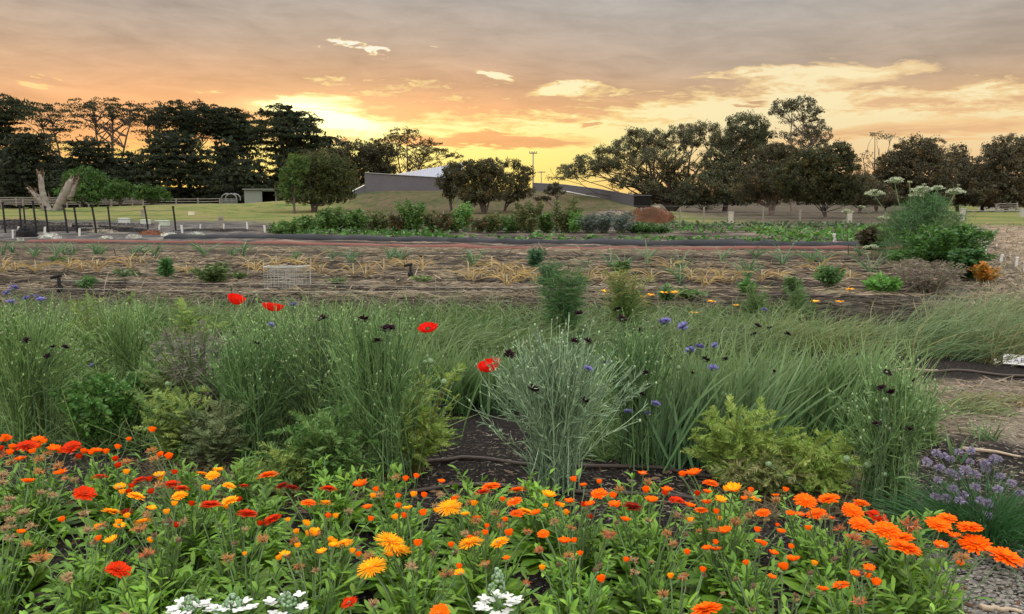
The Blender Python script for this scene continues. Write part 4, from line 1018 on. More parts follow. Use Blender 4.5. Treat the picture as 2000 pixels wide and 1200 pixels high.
# ------------------------------------------------------------------ mid-distance planting
def S_(p): return p[1] / F
def leafy(name, label, cat, px, py, w, h, col, leaf=.05, n=None, group=None, asp=.5, stems=14, col2=None, shape=1.0, thin=False, topcol=None, stemcol=(.06, .09, .03), mat=None):
    """upright leafy bush: foot at a photo pixel, w and h in photo pixels"""
    p = GP(px, py); s = S_(p); Wm, Hm = w * s * .5, h * s
    o = thing(name, p, label, cat, group)
    gs, gl = G(), G(); stems = int(stems * 1.6)
    b = p + np.stack([U(-.35, .35, stems) * Wm, U(-.35, .35, stems) * Wm, np.zeros(stems)], -1)
    e = p + np.stack([rng.normal(0, .6, stems).clip(-1.1, 1.1) * Wm, rng.normal(0, .5, stems).clip(-1, 1) * Wm, U(.45, 1.15, stems) * Hm], -1)
    t = np.linspace(0, 1, 7)[None, :, None]
    P = b[:, None] * (1 - t) + e[:, None] * t; P[..., 2] = b[:, None, 2] + (e - b)[:, None, 2] * (t[..., 0] ** .85)
    tubes(gs, P, np.linspace(.012, .004, 7) * max(.5, Hm), stemcol, 3)
    n = n or int(w * h * 1.1)
    k = rng.integers(0, stems, n); tt = U(.08, 1, n) ** (1 / (1 + shape * .3)); ii = tt * 6; i0 = np.minimum(ii.astype(int), 5); f = (ii - i0)[:, None]
    Q = P[k, i0] * (1 - f) + P[k, i0 + 1] * f
    out = rng.normal(0, 1, (n, 3)); out[:, 2] = U(-.2, .9, n); out = nrm(out)
    rad = Wm * .34 * np.sin(np.clip(tt, 0, 1) * math.pi * .8 + .35)[:, None] * U(0, 1, n)[:, None] ** .6
    Q = Q + out * rad * (1, 1, .35)
    Q[:, 2] = np.maximum(Q[:, 2], p[2] + .01)
    c = jcol(col, n, .4, .12)
    if col2 is not None: m_ = rng.uniform(0, 1, n) < .38; c[m_] = jcol(col2, m_.sum(), .3)
    if topcol is not None: m_ = (tt > .75) & (rng.uniform(0, 1, n) < .6); c[m_] = jcol(topcol, m_.sum(), .3)
    L = leaf * U(.5, 1.3, n)
    ribbons(gl, curves(Q, out, L, 4, np.array([0, 0, -.5])), L * (asp if not thin else .14), c, [.3, 1, .8, .1])
    gs.build('stems', DRY, o); gl.build('leaves', mat or LEAF, o)
    return o

def leafband(name, label, pts, wd, hgt, leaf, dens, col, col2=None):
    P = np.array([GP(a, b) for a, b in pts]); seg = np.linalg.norm(np.diff(P, axis=0), axis=1); L = seg.sum(); n = int(L * wd * dens)
    t = rng.uniform(0, L, n); cs_ = np.concatenate([[0], np.cumsum(seg)]); i = np.clip(np.searchsorted(cs_, t) - 1, 0, len(seg) - 1); f = ((t - cs_[i]) / seg[i])[:, None]
    Q = P[i] * (1 - f) + P[i + 1] * f
    Q[:, 1] += rng.normal(0, wd * .35, n); lump = (vnoise(t * 1.6, Q[:, 1] * 2, 11) + .5)
    Q[:, 2] = H(Q[:, 0], Q[:, 1]) + U(0, 1, n) ** .7 * hgt * (.35 + .9 * lump)
    keep = lump > .12; Q = Q[keep]; n = len(Q)
    c = jcol(col, n, .35, .12)
    if col2 is not None: m_ = rng.uniform(0, 1, n) < .3; c[m_] = jcol(col2, m_.sum(), .3)
    d = rng.normal(0, 1, (n, 3)); d[:, 2] = U(.1, 1.2, n); Lf = leaf * U(.5, 1.4, n)
    g = G(); ribbons(g, curves(Q, d, Lf, 4, np.array([0, 0, -.9])), Lf * .55, c, [.3, 1, .85, .15], fold=.2)
    return tag(g.build(name, LEAF, None, P[0]), label, 'vegetable bed', kind='stuff')
VG = (.035, .085, .018); VB = (.06, .15, .025)
leafband('vegetable_foliage', 'bright low leafy row just behind the black strip', [(870, 472), (1100, 474), (1400, 477), (1740, 479)], .6, .26, .14, 90, VB, VG)
leafband('vegetable_foliage', 'green leafy vegetable row left of centre behind the black strip', [(545, 461), (700, 463), (880, 466)], 1.0, .3, .14, 80, VG, VB)
leafband('vegetable_foliage', 'low bright leafy edge along the black strip left of centre', [(560, 465), (720, 467), (880, 470)], .6, .2, .16, 40, VB, VG)
leafband('vegetable_foliage', 'second leafy row right of centre, farther back', [(1235, 455), (1450, 455), (1760, 456)], .7, .3, .15, 80, VB, VG)
leafband('vegetable_foliage', 'grey green far leafy row before the wire fence', [(1230, 447), (1500, 446), (1790, 446)], 1.5, .3, .18, 50, (.05, .085, .035), (.08, .12, .05))
leafband('vegetable_foliage', 'thick leafy patch left of the umbel plant', [(1480, 466), (1600, 468), (1760, 470)], 2.0, .4, .16, 70, VB, (.09, .15, .03))
leafband('vegetable_foliage', 'scrubby green edge below the tall hedge bushes', [(600, 452), (860, 455), (1140, 452)], 1.3, .3, .16, 50, VG, (.09, .07, .03))

hedge = [(560, 462, 70, 34, 0), (600, 458, 60, 40, 0), (640, 457, 60, 52, 0), (668, 456, 48, 44, 2), (700, 456, 60, 50, 0), (738, 455, 54, 46, 2), (775, 456, 50, 40, 1), (806, 456, 60, 52, 0), (842, 455, 44, 42, 2), (866, 455, 40, 36, 1), (885, 454, 44, 34, 0), (908, 452, 34, 48, 3), (935, 455, 40, 34, 1), (965, 455, 56, 40, 2), (1000, 455, 50, 30, 0), (1035, 455, 56, 52, 2), (1066, 455, 40, 38, 0), (1105, 455, 58, 56, 2), (1122, 456, 34, 44, 3)]
hc = [((.05, .11, .025), (.11, .18, .04)), ((.06, .08, .03), (.13, .06, .03)), ((.07, .1, .03), (.14, .13, .05)), ((.11, .24, .05), (.09, .19, .04))]
hn = ['dark green', 'reddish tinged', 'olive', 'bright yellow green']
for i, (px, py, w, h, k) in enumerate(hedge):
    h = h * U(.78, 1.08); w = w * .85
    leafy('hedge_bush', '%s bushy vegetable plant, %s from the left in the tall far row' % (hn[k], ordn(i)), 'bush', px, py, w, h, hc[k][0], .12, int(w * h * 1.3), 'tall bushy plants in the far vegetable row', .42, 12, hc[k][1])
for i, (px, w) in enumerate([(1150, 44), (1180, 44), (1212, 46)]):
    leafy('grey_bush', '%s silvery grey bush of the trio left of the orange mulch heap' % ['leftmost', 'middle', 'rightmost'][i], 'bush', px, 456, w, 38, (.1, .125, .1), .12, 1600, 'silvery grey bushes before the mulch heaps', .3, 20, (.07, .09, .07))
for i, (px, h) in enumerate([(1240, 18), (1262, 14), (1290, 12)]):
    leafy('leafy_plant', '%s small green plant right of the silvery bushes' % ['tallest', 'second', 'third'][i], 'plant', px, 456, 34, h, (.04, .09, .02), .16, 500, 'green plants beside the silvery bushes', .4)

# strings across the straw bed
g = G()
for a_, b_ in (((0, 575), (1000, 583)), ((560, 568), (1300, 572)), ((100, 560), (760, 563))):
    A, B = GP(*a_) + (0, 0, .1), GP(*b_) + (0, 0, .1); tubes(g, np.array([A, (A + B) / 2 - (0, 0, .04), B]), .004, (.3, .28, .24), 3)
tag(g.build('garden_line', DRY, None, GP(0, 575)), 'pale garden lines stretched above the straw', 'string')

def garlic(px, py, hpx, dry, spread=1.0, nb=None):
    """blades from one neck; dry ones yellow and collapsed"""
    p = GP(px, py); s = S_(p); h = hpx * s; n = nb or int(U(8, 14))
    g = G(); a = U(0, 2 * math.pi, n); tl = U(.15, .9, n) * spread
    d = np.stack([np.cos(a) * tl, np.sin(a) * tl * .7, np.ones(n)], -1)
    L = h * U(.75, 1.35, n)
    if dry:
        c = mixcol((.36, .25, .09), (.24, .18, .1), n); bend = np.stack([np.cos(a) * 1.2, np.sin(a), -U(.9, 2.3, n)], -1)
        P = curves(p + rng.normal(0, .02, (n, 3)) * (1, 1, 0), d, L, 8, bend, .12)
    else:
        c = mixcol((.07, .15, .07), (.13, .2, .09), n); bend = np.stack([np.cos(a) * .6, np.sin(a) * .6, -U(.1, 1.2, n)], -1)
        P = curves(p + rng.normal(0, .02, (n, 3)) * (1, 1, 0), d, L, 8, bend, .05)
    P[..., 2] = np.maximum(P[..., 2], p[2] + .005)
    ribbons(g, P, max(.016, .011 * p[1] / 10) * (1.1 if dry else 1.5), jcol((1, 1, 1), n, .25) * c, [.7, 1, 1, .95, .85, .7, .45, .1], fold=.25)
    st_ = np.array([p - (0, 0, .02), p + (0, 0, h * .25), p + (0, 0, h * .45)])
    tubes(g, st_, np.array([.014, .012, .006]) * (p[1] / 12) ** .5, (.4, .34, .2) if dry else (.22, .28, .14), 5)
    return g, p
gar = []
L4 = lambda o, l: [(o[0] + x / 4, o[1] + y / 4, *r) for x, y, *r in l]
dry_ = L4((0, 400), [(280, 530), (760, 530), (1020, 500), (1100, 480), (1460, 540), (30, 540), (1940, 510), (1990, 530), (120, 520), (640, 520), (540, 500)]) + \
    L4((500, 400), [(430, 520), (160, 480), (60, 540), (860, 570), (760, 560), (1170, 500), (1660, 590), (1840, 500), (1930, 540), (1960, 640), (1760, 560), (1940, 600), (500, 540), (1000, 520), (1300, 520), (330, 490), (1700, 600), (1890, 570)]) + \
    L4((1000, 400), [(1090, 600), (1640, 560), (1720, 620), (820, 640), (100, 580), (40, 610), (190, 620), (1780, 560), (1400, 590), (600, 600), (1240, 520), (1950, 600), (1500, 640), (330, 640), (700, 610)]) + [(1405, 548), (1447, 540), (1520, 545), (1600, 535), (1380, 560), (1660, 545)]
grn_ = L4((0, 400), [(20, 400), (430, 410), (500, 395), (570, 395), (750, 395), (790, 395), (1040, 405), (1130, 395), (1210, 410), (1600, 400), (1820, 400), (1900, 405), (280, 405), (100, 380)]) + \
    L4((500, 400), [(1710, 440), (1120, 420), (1050, 430), (750, 450), (590, 430), (300, 440), (1140, 440), (1690, 480)]) + \
    L4((1000, 400), [(780, 510), (870, 520), (1060, 470), (1320, 580), (1630, 450), (1850, 560), (1310, 620), (1900, 420)]) + [(1330, 530), (1460, 545), (1527, 520), (1583, 514), (1610, 520), (1680, 500), (1700, 535)]
for k, (lst, lab, dr) in enumerate(((dry_, 'dry yellow garlic plant', True), (grn_, 'blue green garlic plant', False))):
    lst = sorted(lst)
    for i, q in enumerate(lst):
        far = q[1] < 515
        g, p = garlic(q[0], q[1], (36 if dr else 34) * U(.8, 1.3) * (1.25 if not far else .85), dr)
        tag(g.build('garlic_plant', LEAF if not dr else DRY, None, p), '%s, %s from the left among its kind in the straw' % (lab, ordn(i)), 'garlic plant', 'garlic plants in the straw beds')

mids = [('green_weed', 'tall bushy green plant in the straw right of the small black riser', 325, 543, 32, 34, (.04, .1, .025), .09),
        ('green_weed', 'wide olive green bush in the straw left of the wire crate', 420, 553, 62, 34, (.055, .085, .025), .1),
        ('green_weed', 'flat green clump low in the left straw bed', 113, 513, 36, 9, (.04, .09, .02), .09),
        ('green_weed', 'small sprawling plant in the straw behind the left poppy', 245, 543, 44, 14, (.06, .09, .035), .08),
        ('green_weed', 'tiny green tuft at the end of the dark strip on the left', 172, 566, 24, 20, (.05, .11, .03), .08),
        ('green_weed', 'small plant in front of the wide olive bush', 466, 546, 26, 12, (.05, .09, .02), .08),
        ('green_weed', 'low pale green weed between two dry garlic clumps', 826, 552, 30, 12, (.09, .13, .04), .08),
        ('green_weed', 'pale green weed cluster just right of the wire crate', 660, 556, 34, 10, (.09, .12, .045), .08),
        ('green_weed', 'dark feathery plant at the rear of the fennel line', 1046, 524, 34, 38, (.035, .085, .035), .09),
        ('green_weed', 'bushy green plant in the straw right of the fennel', 1213, 540, 30, 30, (.06, .11, .03), .09),
        ('green_weed', 'bright green weed in the straw below the far fence post', 1460, 572, 30, 22, (.05, .12, .025), .09),
        ('green_weed', 'bright leafy young plant left of the twiggy dry bush', 1720, 572, 50, 34, (.08, .19, .035), .12),
        ('green_weed', 'feathery green plant in the right straw bed', 1620, 560, 44, 36, (.06, .12, .035), .09),
        ('green_weed', 'green leafy sprawl at the foot of the umbel plant', 1760, 518, 50, 30, (.06, .13, .03), .1),
        ('green_weed', 'small weed near the centre of the front straw ridge', 1350, 585, 40, 16, (.06, .12, .03), .09),
        ('green_weed', 'narrow weed rising beside the orange flowers on the straw', 1300, 590, 24, 30, (.06, .12, .04), .09),
        ('green_weed', 'thin weed in the straw under the tallest gum', 1545, 575, 34, 30, (.07, .12, .04), .08)]
for nm, lab, px, py, w, h, c, lf in mids:
    c = tuple(np.array(c) * 1.25)
    leafy(nm, lab, 'plant', px, py, w, h, c, lf, int(w * h * .5), 'green weeds growing through the straw', .3, 8)
# red-leafed clump and bushes round the umbel plant
leafy('red_leaf_plant', 'dark reddish leafy plant at the end of the bright vegetable rows', 'plant', 1700, 488, 38, 44, (.05, .03, .02), .14, 1400, None, .5, 10, (.05, .08, .02))
leafy('green_bush', 'large bright green bush leaning over the row of white stakes', 'bush', 1846, 536, 130, 84, (.035, .095, .018), .085, 13000, None, .4, 34, (.065, .145, .025))
leafy('green_bush', 'smaller dark green bush at the front of the large bright one', 'bush', 1885, 545, 60, 50, (.03, .08, .018), .1, 4500, None, .4, 16)
leafy('orange_flower_bush', 'low bush smothered in orange flowers beside the dry field', 'bush', 1922, 552, 44, 34, (.42, .16, .025), .05, 2400, None, .5, 14, (.2, .16, .03))
leafy('dry_bush', 'twiggy grey brown dried bush in front of the green bushes', 'bush', 1808, 575, 110, 60, (.19, .155, .125), .06, 7500, None, .14, 60, (.13, .12, .07), stemcol=(.2, .16, .13), mat=DRY)
leafy('yellow_plant', 'yellow tipped plant beside the base of the umbel plant', 'plant', 1790, 492, 36, 22, (.2, .22, .05), .09, 800, None, .4, 8, (.35, .3, .08))

# tall umbel plant
ub = GP(1795, 505); us = S_(ub)
um = thing('umbel_plant', ub, 'tall feathery plant with flat white flower umbels before the right trees', 'flowering plant')
g = G(); n = 11000
t_ = U(0, 1, n) ** .8; x_ = (rng.normal(0, .55, 26)[rng.integers(0, 26, n)] + rng.normal(0, .14, n)).clip(-1.25, 1.25)
Q = ub + np.stack([(x_ * (60 - 14 * t_) - 2 + 8 * t_) * us, rng.normal(0, 26 * us, n), t_ * 122 * us * (1 - .25 * np.abs(x_))], -1)
d = rng.normal(0, 1, (n, 3)); d[:, 2] += .8; L = U(.06, .24, n)
ribbons(g, curves(Q, d, L, 4, np.array([0, 0, -.6])), .009, jcol((.055, .125, .04), n, .4, .12), [.8, 1, .7, .2]); g.build('leaves', LEAF, um)
ums = [(1748, 352, 36), (1709, 377, 36), (1776, 356, 12), (1805, 360, 8), (1801, 372, 46), (1788, 381, 28), (1832, 367, 25), (1866, 374, 36), (1872, 362, 6), (1725, 425, 21), (1874, 427, 22), (1843, 411, 18), (1654, 413, 22), (1702, 482, 28), (1683, 404, 14)]
for i, (px, py, w) in enumerate(ums):
    dd = ub[1] + U(-.25, .25); top = PT(px, py, dd); R = w * us * .5
    b0 = PT(np.clip(px, 1750, 1840) * .5 + 1795 * .5, 455 if py < 420 else 500, dd)
    if px in (1654, 1702): b0 = GP(px + 4, 505 if px == 1702 else 498); 
    g = G(); t = np.linspace(0, 1, 8)[:, None]; m = b0 * .4 + top * .6 + np.array([0, 0, -.12]); P = (1 - t) ** 2 * b0 + 2 * t * (1 - t) * m + t ** 2 * top - (0, 0, R * .3)
    tubes(g, P, np.linspace(.016, .008, 8), (.16, .22, .1), 5)
    nr = max(8, int(w * .9)); a = U(0, 2 * math.pi, nr); r = np.sqrt(U(0, 1, nr))
    E = top + np.stack([np.cos(a) * r * R, np.sin(a) * r * R, (1 - r ** 2) * R * .45 - R * .15], -1)
    base = P[-1][None].repeat(nr, 0); tt = np.linspace(0, 1, 4)[None, :, None]; C = base[:, None] * (1 - tt) + E[:, None] * tt; C[..., 2] -= (tt * (1 - tt))[..., 0] * R * .3
    tubes(g, C, .004, (.2, .27, .13), 3)
    st_ = g.build('stalk', LEAF, um)
    g = G(); m_ = nr * 16; c_ = np.repeat(E, 16, 0) + rng.normal(0, R * .09, (m_, 3)) * (1, 1, .5)
    cards(g, c_, U(.009, .017, m_), jcol((.38, .42, .28), m_, .25), (0, 0, 1.4), .8); 
    g.build('umbel', PETAL, um)
# fennel in the middle
def feather(name, label, px, py, w, h, col, n, leaf=.12, wd=.006, group=None, stems=22, top=None):
    p = GP(px, py); s = S_(p); o = thing(name, p, label, 'plant', group); g, gs = G(), G()
    a = rng.normal(0, .6, stems).clip(-1.1, 1.1); e = p + np.stack([a * w * s * .5, rng.normal(0, w * s * .15, stems), U(.4, 1.05, stems) * h * s], -1)
    t = np.linspace(0, 1, 8)[None, :, None]; b = p + rng.normal(0, .03, (stems, 3)) * (1, 1, 0); P = b[:, None] * (1 - t) + e[:, None] * t; P[..., 0] += ((t ** 2 - t)[..., 0]) * (a * w * s * .3)[:, None]
    tubes(gs, P, np.linspace(.009, .003, 8), np.array(col) * 1.3, 4)
    k = rng.integers(0, stems, n); tt = U(.05, 1, n); ii = tt * 7; i0 = np.minimum(ii.astype(int), 6); f = (ii - i0)[:, None]; Q = P[k, i0] * (1 - f) + P[k, i0 + 1] * f
    wdt = w * s * .5 * (1.05 - tt) * .7; d = rng.normal(0, 1, (n, 3)); d[:, 2] = U(-.1, 1, n); Q = Q + nrm(d) * (wdt * U(0, .8, n))[:, None] * (1, 1, .3)
    c = jcol(col, n, .4, .12)
    if top is not None: m_ = tt > .8; c[m_] = jcol(top, m_.sum(), .3)
    ribbons(g, curves(Q, d, leaf * U(.4, 1.2, n), 4, np.array([0, 0, -.5])), wd, c, [.8, 1, .8, .2]); gs.build('stems', LEAF, o); g.build('leaves', LEAF, o)
    return o
feather('fennel_plant', 'tallest dark feathery fennel standing in front of the straw bed', 1100, 668, 96, 158, (.065, .135, .045), 3600, .12, .006)
feather('fennel_plant', 'smaller dark feathery plant in the straw behind the tall fennel', 1072, 560, 40, 50, (.045, .1, .04), 1000, .12, .009)
feather('fennel_plant', 'pale green feathery plant left of the orange flowers on the straw', 1222, 640, 80, 110, (.1, .16, .04), 3000, .1, .006, top=(.2, .2, .06))
feather('fennel_plant', 'thin feathery self sown plant right of centre before the straw', 1470, 620, 60, 62, (.09, .15, .045), 900, .1, .006)
feather('fennel_plant', 'wispy green plant at the near edge of the right straw bed', 1560, 612, 50, 50, (.08, .14, .045), 800, .1, .006)
for i, (px, py) in enumerate([(1182, 570), (1252, 580), (1232, 575), (1297, 573), (1317, 572), (1270, 577), (1390, 590), (1355, 612), (1660, 566), (1440, 598), (1592, 590), (1640, 590)]):
    p = GP(px, py + 18); top = PT(px, py, p[1]); g = G(); s = S_(p) 
    tubes(g, np.array([p, (p + top) / 2 + (.01, 0, 0), top]), .004, (.1, .15, .05), 4); o = tag(g.build('marigold', LEAF, None, p), '%s small orange flower from the left growing along the front straw ridge' % ordn(i), 'flower', 'small orange flowers before the straw bed')
    g = G(); m_ = 22; a = np.linspace(0, 2 * math.pi, m_); d = np.stack([np.cos(a), np.sin(a), U(.1, .5, m_)], -1)
    ribbons(g, curves(np.repeat(top[None], m_, 0), d, 10 * s, 4, np.array([0, 0, -.3])), 3.5 * s, jcol((.85, .4, .03), m_, .2), side=np.stack([-np.sin(a), np.cos(a), np.zeros(m_)], -1)); g.build('flower', PETAL, o)

# ------------------------------------------------------------------ near plants
def stems_to(base, ends, S=9, bow=.35, wig=.008):
    """curved stems from base points to end points, leaving the ground steeply"""
    t = np.linspace(0, 1, S)[None, :, None]; N = len(ends)
    b = np.broadcast_to(base, (N, 3)); m = b + (ends - b) * (bow * .7, bow * .7, .62) 
    P = (1 - t) ** 2 * b[:, None] + 2 * t * (1 - t) * m[:, None] + t ** 2 * ends[:, None]
    P[:, 1:] += rng.normal(0, wig, (N, S - 1, 3)) * t[:, 1:] * 1.0
    return P
def along(P, k, tt):
    S = P.shape[1]; ii = tt * (S - 1); i0 = np.minimum(ii.astype(int), S - 2); f = (ii - i0)[:, None]
    Q = P[k, i0] * (1 - f) + P[k, i0 + 1] * f; T = nrm(P[k, i0 + 1] - P[k, i0]); return Q, T

def cornflower(name, label, base, top, hw, n=110, lv=14, col=(.085, .185, .05), col2=(.22, .34, .11), lean=0.0, group=None, leafL=.07, leafW=.0045, br=1.6, hmin=.5, r0=.05, dep=.8, tip=True, bow=.35, cat='flowering plant'):
    p = GP(*base); s = S_(p); d = p[1]; Ht = PT(base[0], top, d)[2] - p[2]
    if base[0] < 800: hw *= 1.3; n = int(n * 1.25)
    R = hw * s
    o = thing(name, p, label, cat, group)
    q = rng.normal(0, .45, (n, 2)).clip(-1.05, 1.05)
    e = p + np.stack([q[:, 0] * R + lean * Ht, q[:, 1] * R * dep, Ht * (U(hmin, 1.0, n) ** .8) * (1.02 - .22 * (q ** 2).sum(1))], -1)
    b = p + np.stack([rng.normal(0, r0, n), rng.normal(0, r0, n), np.zeros(n)], -1)
    P = stems_to(b, e, bow=bow)
    g, gl = G(), G()
    col = np.asarray(col) * .62; col2 = np.asarray(col2) * 1.18; c = mixcol(col, col2, n)
    tubes(g, P, np.linspace(.0032, .0019, 9) , c * .95, 3)
    nb = int(n * br); k = rng.integers(0, n, nb); t0 = U(.35, .85, nb); Q, T = along(P, k, t0)
    dirs = nrm(T + rng.normal(0, .28, (nb, 3))); L = (1 - t0) * Ht * U(.6, 1.1, nb) + .05
    B = curves(Q, dirs, L, 7, np.array([0, 0, .5]) + rng.normal(0, .15, (nb, 3)), .04); tubes(g, B, np.linspace(.0024, .0015, 7), c[k], 3)
    nl = int(n * lv); k = rng.integers(0, n, nl); tt = U(.06, .98, nl); Q, T = along(P, k, tt)
    dl = nrm(T * 1.1 + rng.normal(0, .5, (nl, 3))); Lf = leafL * U(.6, 1.5, nl) * (1.35 - .8 * tt)
    ribbons(gl, curves(Q, dl, Lf, 5, np.array([0, 0, -.35]) + rng.normal(0, .3, (nl, 3))), leafW * U(.7, 1.3, nl) * (1.5 - .7 * tt), jcol((1, 1, 1), nl, .25, .08) * mixcol(col, col2, nl), [.5, 1, .9, .6, .12])
    nl = int(nb * lv * .45); k = rng.integers(0, nb, nl); tt = U(.1, .95, nl); Q, T = along(B, k, tt)
    ribbons(gl, curves(Q, nrm(T * 1.3 + rng.normal(0, .45, (nl, 3))), leafL * U(.4, 1.0, nl), 4, np.array([0, 0, -.2])), leafW * .8, jcol((1, 1, 1), nl, .25, .08) * mixcol(col, col2, nl), [.6, 1, .7, .12])
    if tip:
        tips = np.concatenate([P[:, -1], B[:, -1]]); m_ = rng.uniform(0, 1, len(tips)) < .5; tips = tips[m_]
        balls(g, tips, np.repeat(np.array([[.0042, .0042, .007]]), len(tips), 0) * U(.7, 1.4, len(tips))[:, None], mixcol(col2, (.2, .22, .13), len(tips)))
    g.build('stems', LEAF, o); gl.build('leaves', LEAF, o)
    o['_r'] = R
    return o

def strap(name, label, base, top, hw, n=220, lean=.25, col=(.05, .13, .04), col2=(.1, .2, .06), w=.016, group=None, dep=.8, droop=.16, cat='leafy plant', spread=.26, hmin=.6, dry=0.0):
    """strap or grass leaves from many crowns across the clump, leaning to one side"""
    p = GP(*base); s = S_(p); d = p[1]; Ht = PT(base[0], top, d)[2] - p[2]; R = hw * s
    o = thing(name, p, label, cat, group); g = G()
    b = p + np.stack([U(-1, 1, n) * R, rng.normal(0, .4, n) * R * dep, np.zeros(n)], -1); b[:, 2] = H(b[:, 0], b[:, 1])
    dd = np.stack([rng.normal(lean, spread, n), rng.normal(0, spread * .7, n), np.ones(n)], -1); L = Ht * U(hmin, 1.15, n)
    bend = np.stack([rng.normal(lean * 1.2, .3, n), rng.normal(0, .2, n), -U(.1, 1, n) * droop * 2.4], -1)
    c = jcol((1, 1, 1), n, .3, .08) * mixcol(np.asarray(col) * .6, np.asarray(col2) * 1.12, n)
    if dry: m_ = rng.uniform(0, 1, n) < dry; c[m_] = mixcol((.3, .2, .1), (.24, .22, .08), m_.sum())
    h2 = n // 2
    for sl, nm in ((slice(0, h2), 'leaves'), (slice(h2, n), 'leaves')):
        ribbons(g, curves(b[sl], dd[sl], L[sl], 9, bend[sl], .02), w * U(.6, 1.3, n)[sl], c[sl], [.75, .9, 1, 1, .95, .85, .65, .4, .08], fold=.25, tipcol=(.14, .2, .08))
    g.build('leaves', LEAF, o); return o

def feathery(name, label, base, top, hw, n=26, col=(.12, .2, .04), col2=(.2, .24, .06), group=None, leafL=.16, stem=(.12, .09, .05), pin=.03, cat='leafy plant', npin=13):
    """bushy plant of divided leaves: rachis with paired leaflets"""
    p = GP(*base); s = S_(p); Ht = PT(base[0], top, p[1])[2] - p[2]; R = hw * s
    o = thing(name, p, label, cat, group); g, gl = G(), G()
    q = rng.normal(0, .5, (n, 2)).clip(-1.1, 1.1); e = p + np.stack([q[:, 0] * R, q[:, 1] * R * .7, Ht * U(.45, 1, n)], -1)
    P = stems_to(p + rng.normal(0, .02, (n, 3)) * (1, 1, 0), e, bow=.5); tubes(g, P, np.linspace(.004, .0015, 9), mixcol(stem, col, n), 4)
    m = n * 9; k = rng.integers(0, n, m); tt = U(.15, 1, m); Q, T = along(P, k, tt)
    dl = nrm(T * .7 + rng.normal(0, .7, (m, 3)) * (1, 1, .5)); Lr = leafL * U(.5, 1.2, m) * (1.25 - .6 * tt)
    C = curves(Q, dl, Lr, 8, np.array([0, 0, -.3])); side = nrm(np.cross(T, dl)); cc = mixcol(col, col2, m)
    tubes(gl, C, .0012, cc, 3)
    idx = np.tile(np.arange(m), npin * 2); tp = np.repeat(np.linspace(.18, .98, npin), m * 2).reshape(npin * 2, m).ravel(); sg = np.tile(np.repeat([1, -1], m), npin)
    Qp, Tp = along(C, idx, tp); dp = nrm(Tp * .8 + side[idx] * sg[:, None] + rng.normal(0, .15, (len(idx), 3)))
    Lp = pin * U(.7, 1.3, len(idx)) * np.sin(np.clip(tp, 0, 1) * 2.6 + .35)
    ribbons(gl, curves(Qp, dp, Lp, 3, np.array([0, 0, -.2])), .0052, jcol((1.2, 1.2, 1.1), len(idx), .2, .06) * cc[idx], [.8, 1, .2])
    g.build('stems', LEAF, o); gl.build('leaves', LEAF, o); return o

BG = (.1, .2, .075); BG2 = (.24, .37, .17)
cf = 'blue green cornflower plants in the middle bed'
plants = []
def CFp(label, base, top, hw, **k):
    o = cornflower('cornflower_plant', label, base, top, hw, group=cf, **k); plants.append((o, GP(*base))); return o
CFp('largest vase shaped blue green cornflower plant right of centre', (1085, 952), 650, 150, n=170, lv=12, col=(.17, .27, .15), col2=(.3, .42, .25), hmin=.55)
CFp('blue green cornflower plant cut by the left edge behind the calendulas', (60, 868), 612, 92, n=130, lean=.04)
CFp('cornflower plant at the left edge, behind the leftmost one', (20, 820), 600, 60, n=70)
CFp('dense dark cornflower plant just left of the gap with the riser', (745, 938), 612, 90, n=120, lean=-.02, col=(.08, .175, .055), col2=(.19, .31, .11))
CFp('tall cornflower plant in the middle of the left mass', (640, 895), 600, 110, n=120, col=(.08, .15, .08))
CFp('cornflower plant behind the two left poppies', (540, 860), 610, 90, n=100, col=(.07, .14, .07))
CFp('deep green cornflower plant with bare base left of centre', (500, 905), 655, 80, n=100, col=(.075, .17, .05), col2=(.17, .29, .1))
CFp('rightmost blue green cornflower plant beside the chives', (1730, 985), 725, 88, n=130, col=(.09, .19, .06), col2=(.22, .34, .13))
CFp('cornflower plant between the big one and the strap leaved clump', (1240, 905), 640, 80, n=90, col=(.075, .165, .055), col2=(.17, .29, .11))
CFp('slender cornflower plant behind the right strap leaved clump', (1620, 850), 690, 70, n=60, col=(.08, .16, .07))
CFp('small cornflower plant rising at the right end of the middle bed', (1790, 870), 770, 40, n=50, col=(.08, .16, .06))
CFp('airy cornflower plant at the far left behind the yellow green stems', (260, 800), 590, 80, n=60, hmin=.6)
for lab, base, top, hw, kw in [
    ('strap leaved green clump right of the largest cornflower plant', (1380, 905), 665, 110, dict(n=330, lean=.12, col=(.06, .14, .06), col2=(.16, .3, .13))),
    ('broad strap leaved clump leaning right in the middle bed', (1570, 860), 668, 120, dict(n=420, lean=.2, col=(.05, .13, .045), col2=(.14, .29, .09))),
    ('upright strap leaved clump behind the third poppy', (850, 800), 668, 70, dict(n=230, lean=.05, col=(.045, .12, .03), col2=(.09, .2, .05))),
    ('deep green strap leaved clump behind the front poppy', (930, 790), 690, 70, dict(n=180, lean=.1, col=(.045, .12, .03), col2=(.1, .2, .06))),
    ('three short blades sprouting from dark soil by the chives', (1868, 905), 850, 12, dict(n=7, lean=.0, w=.014, spread=.2, hmin=.7)),
    ('small arching tuft on bare soil at the right edge', (1920, 858), 808, 30, dict(n=30, lean=.1, w=.008, spread=.9)),
    ('strap leaved clump left of the largest cornflower base', (1000, 800), 680, 60, dict(n=160, lean=.15, col=(.06, .14, .05), col2=(.13, .24, .1)))]:
    strap('strap_leaf_plant', lab, base, top, hw, group='strap leaved clumps in the middle bed', **kw)
gg = 'fine grasses between middle bed and straw'
GR = dict(w=.006, droop=.6, spread=.62, hmin=.35)
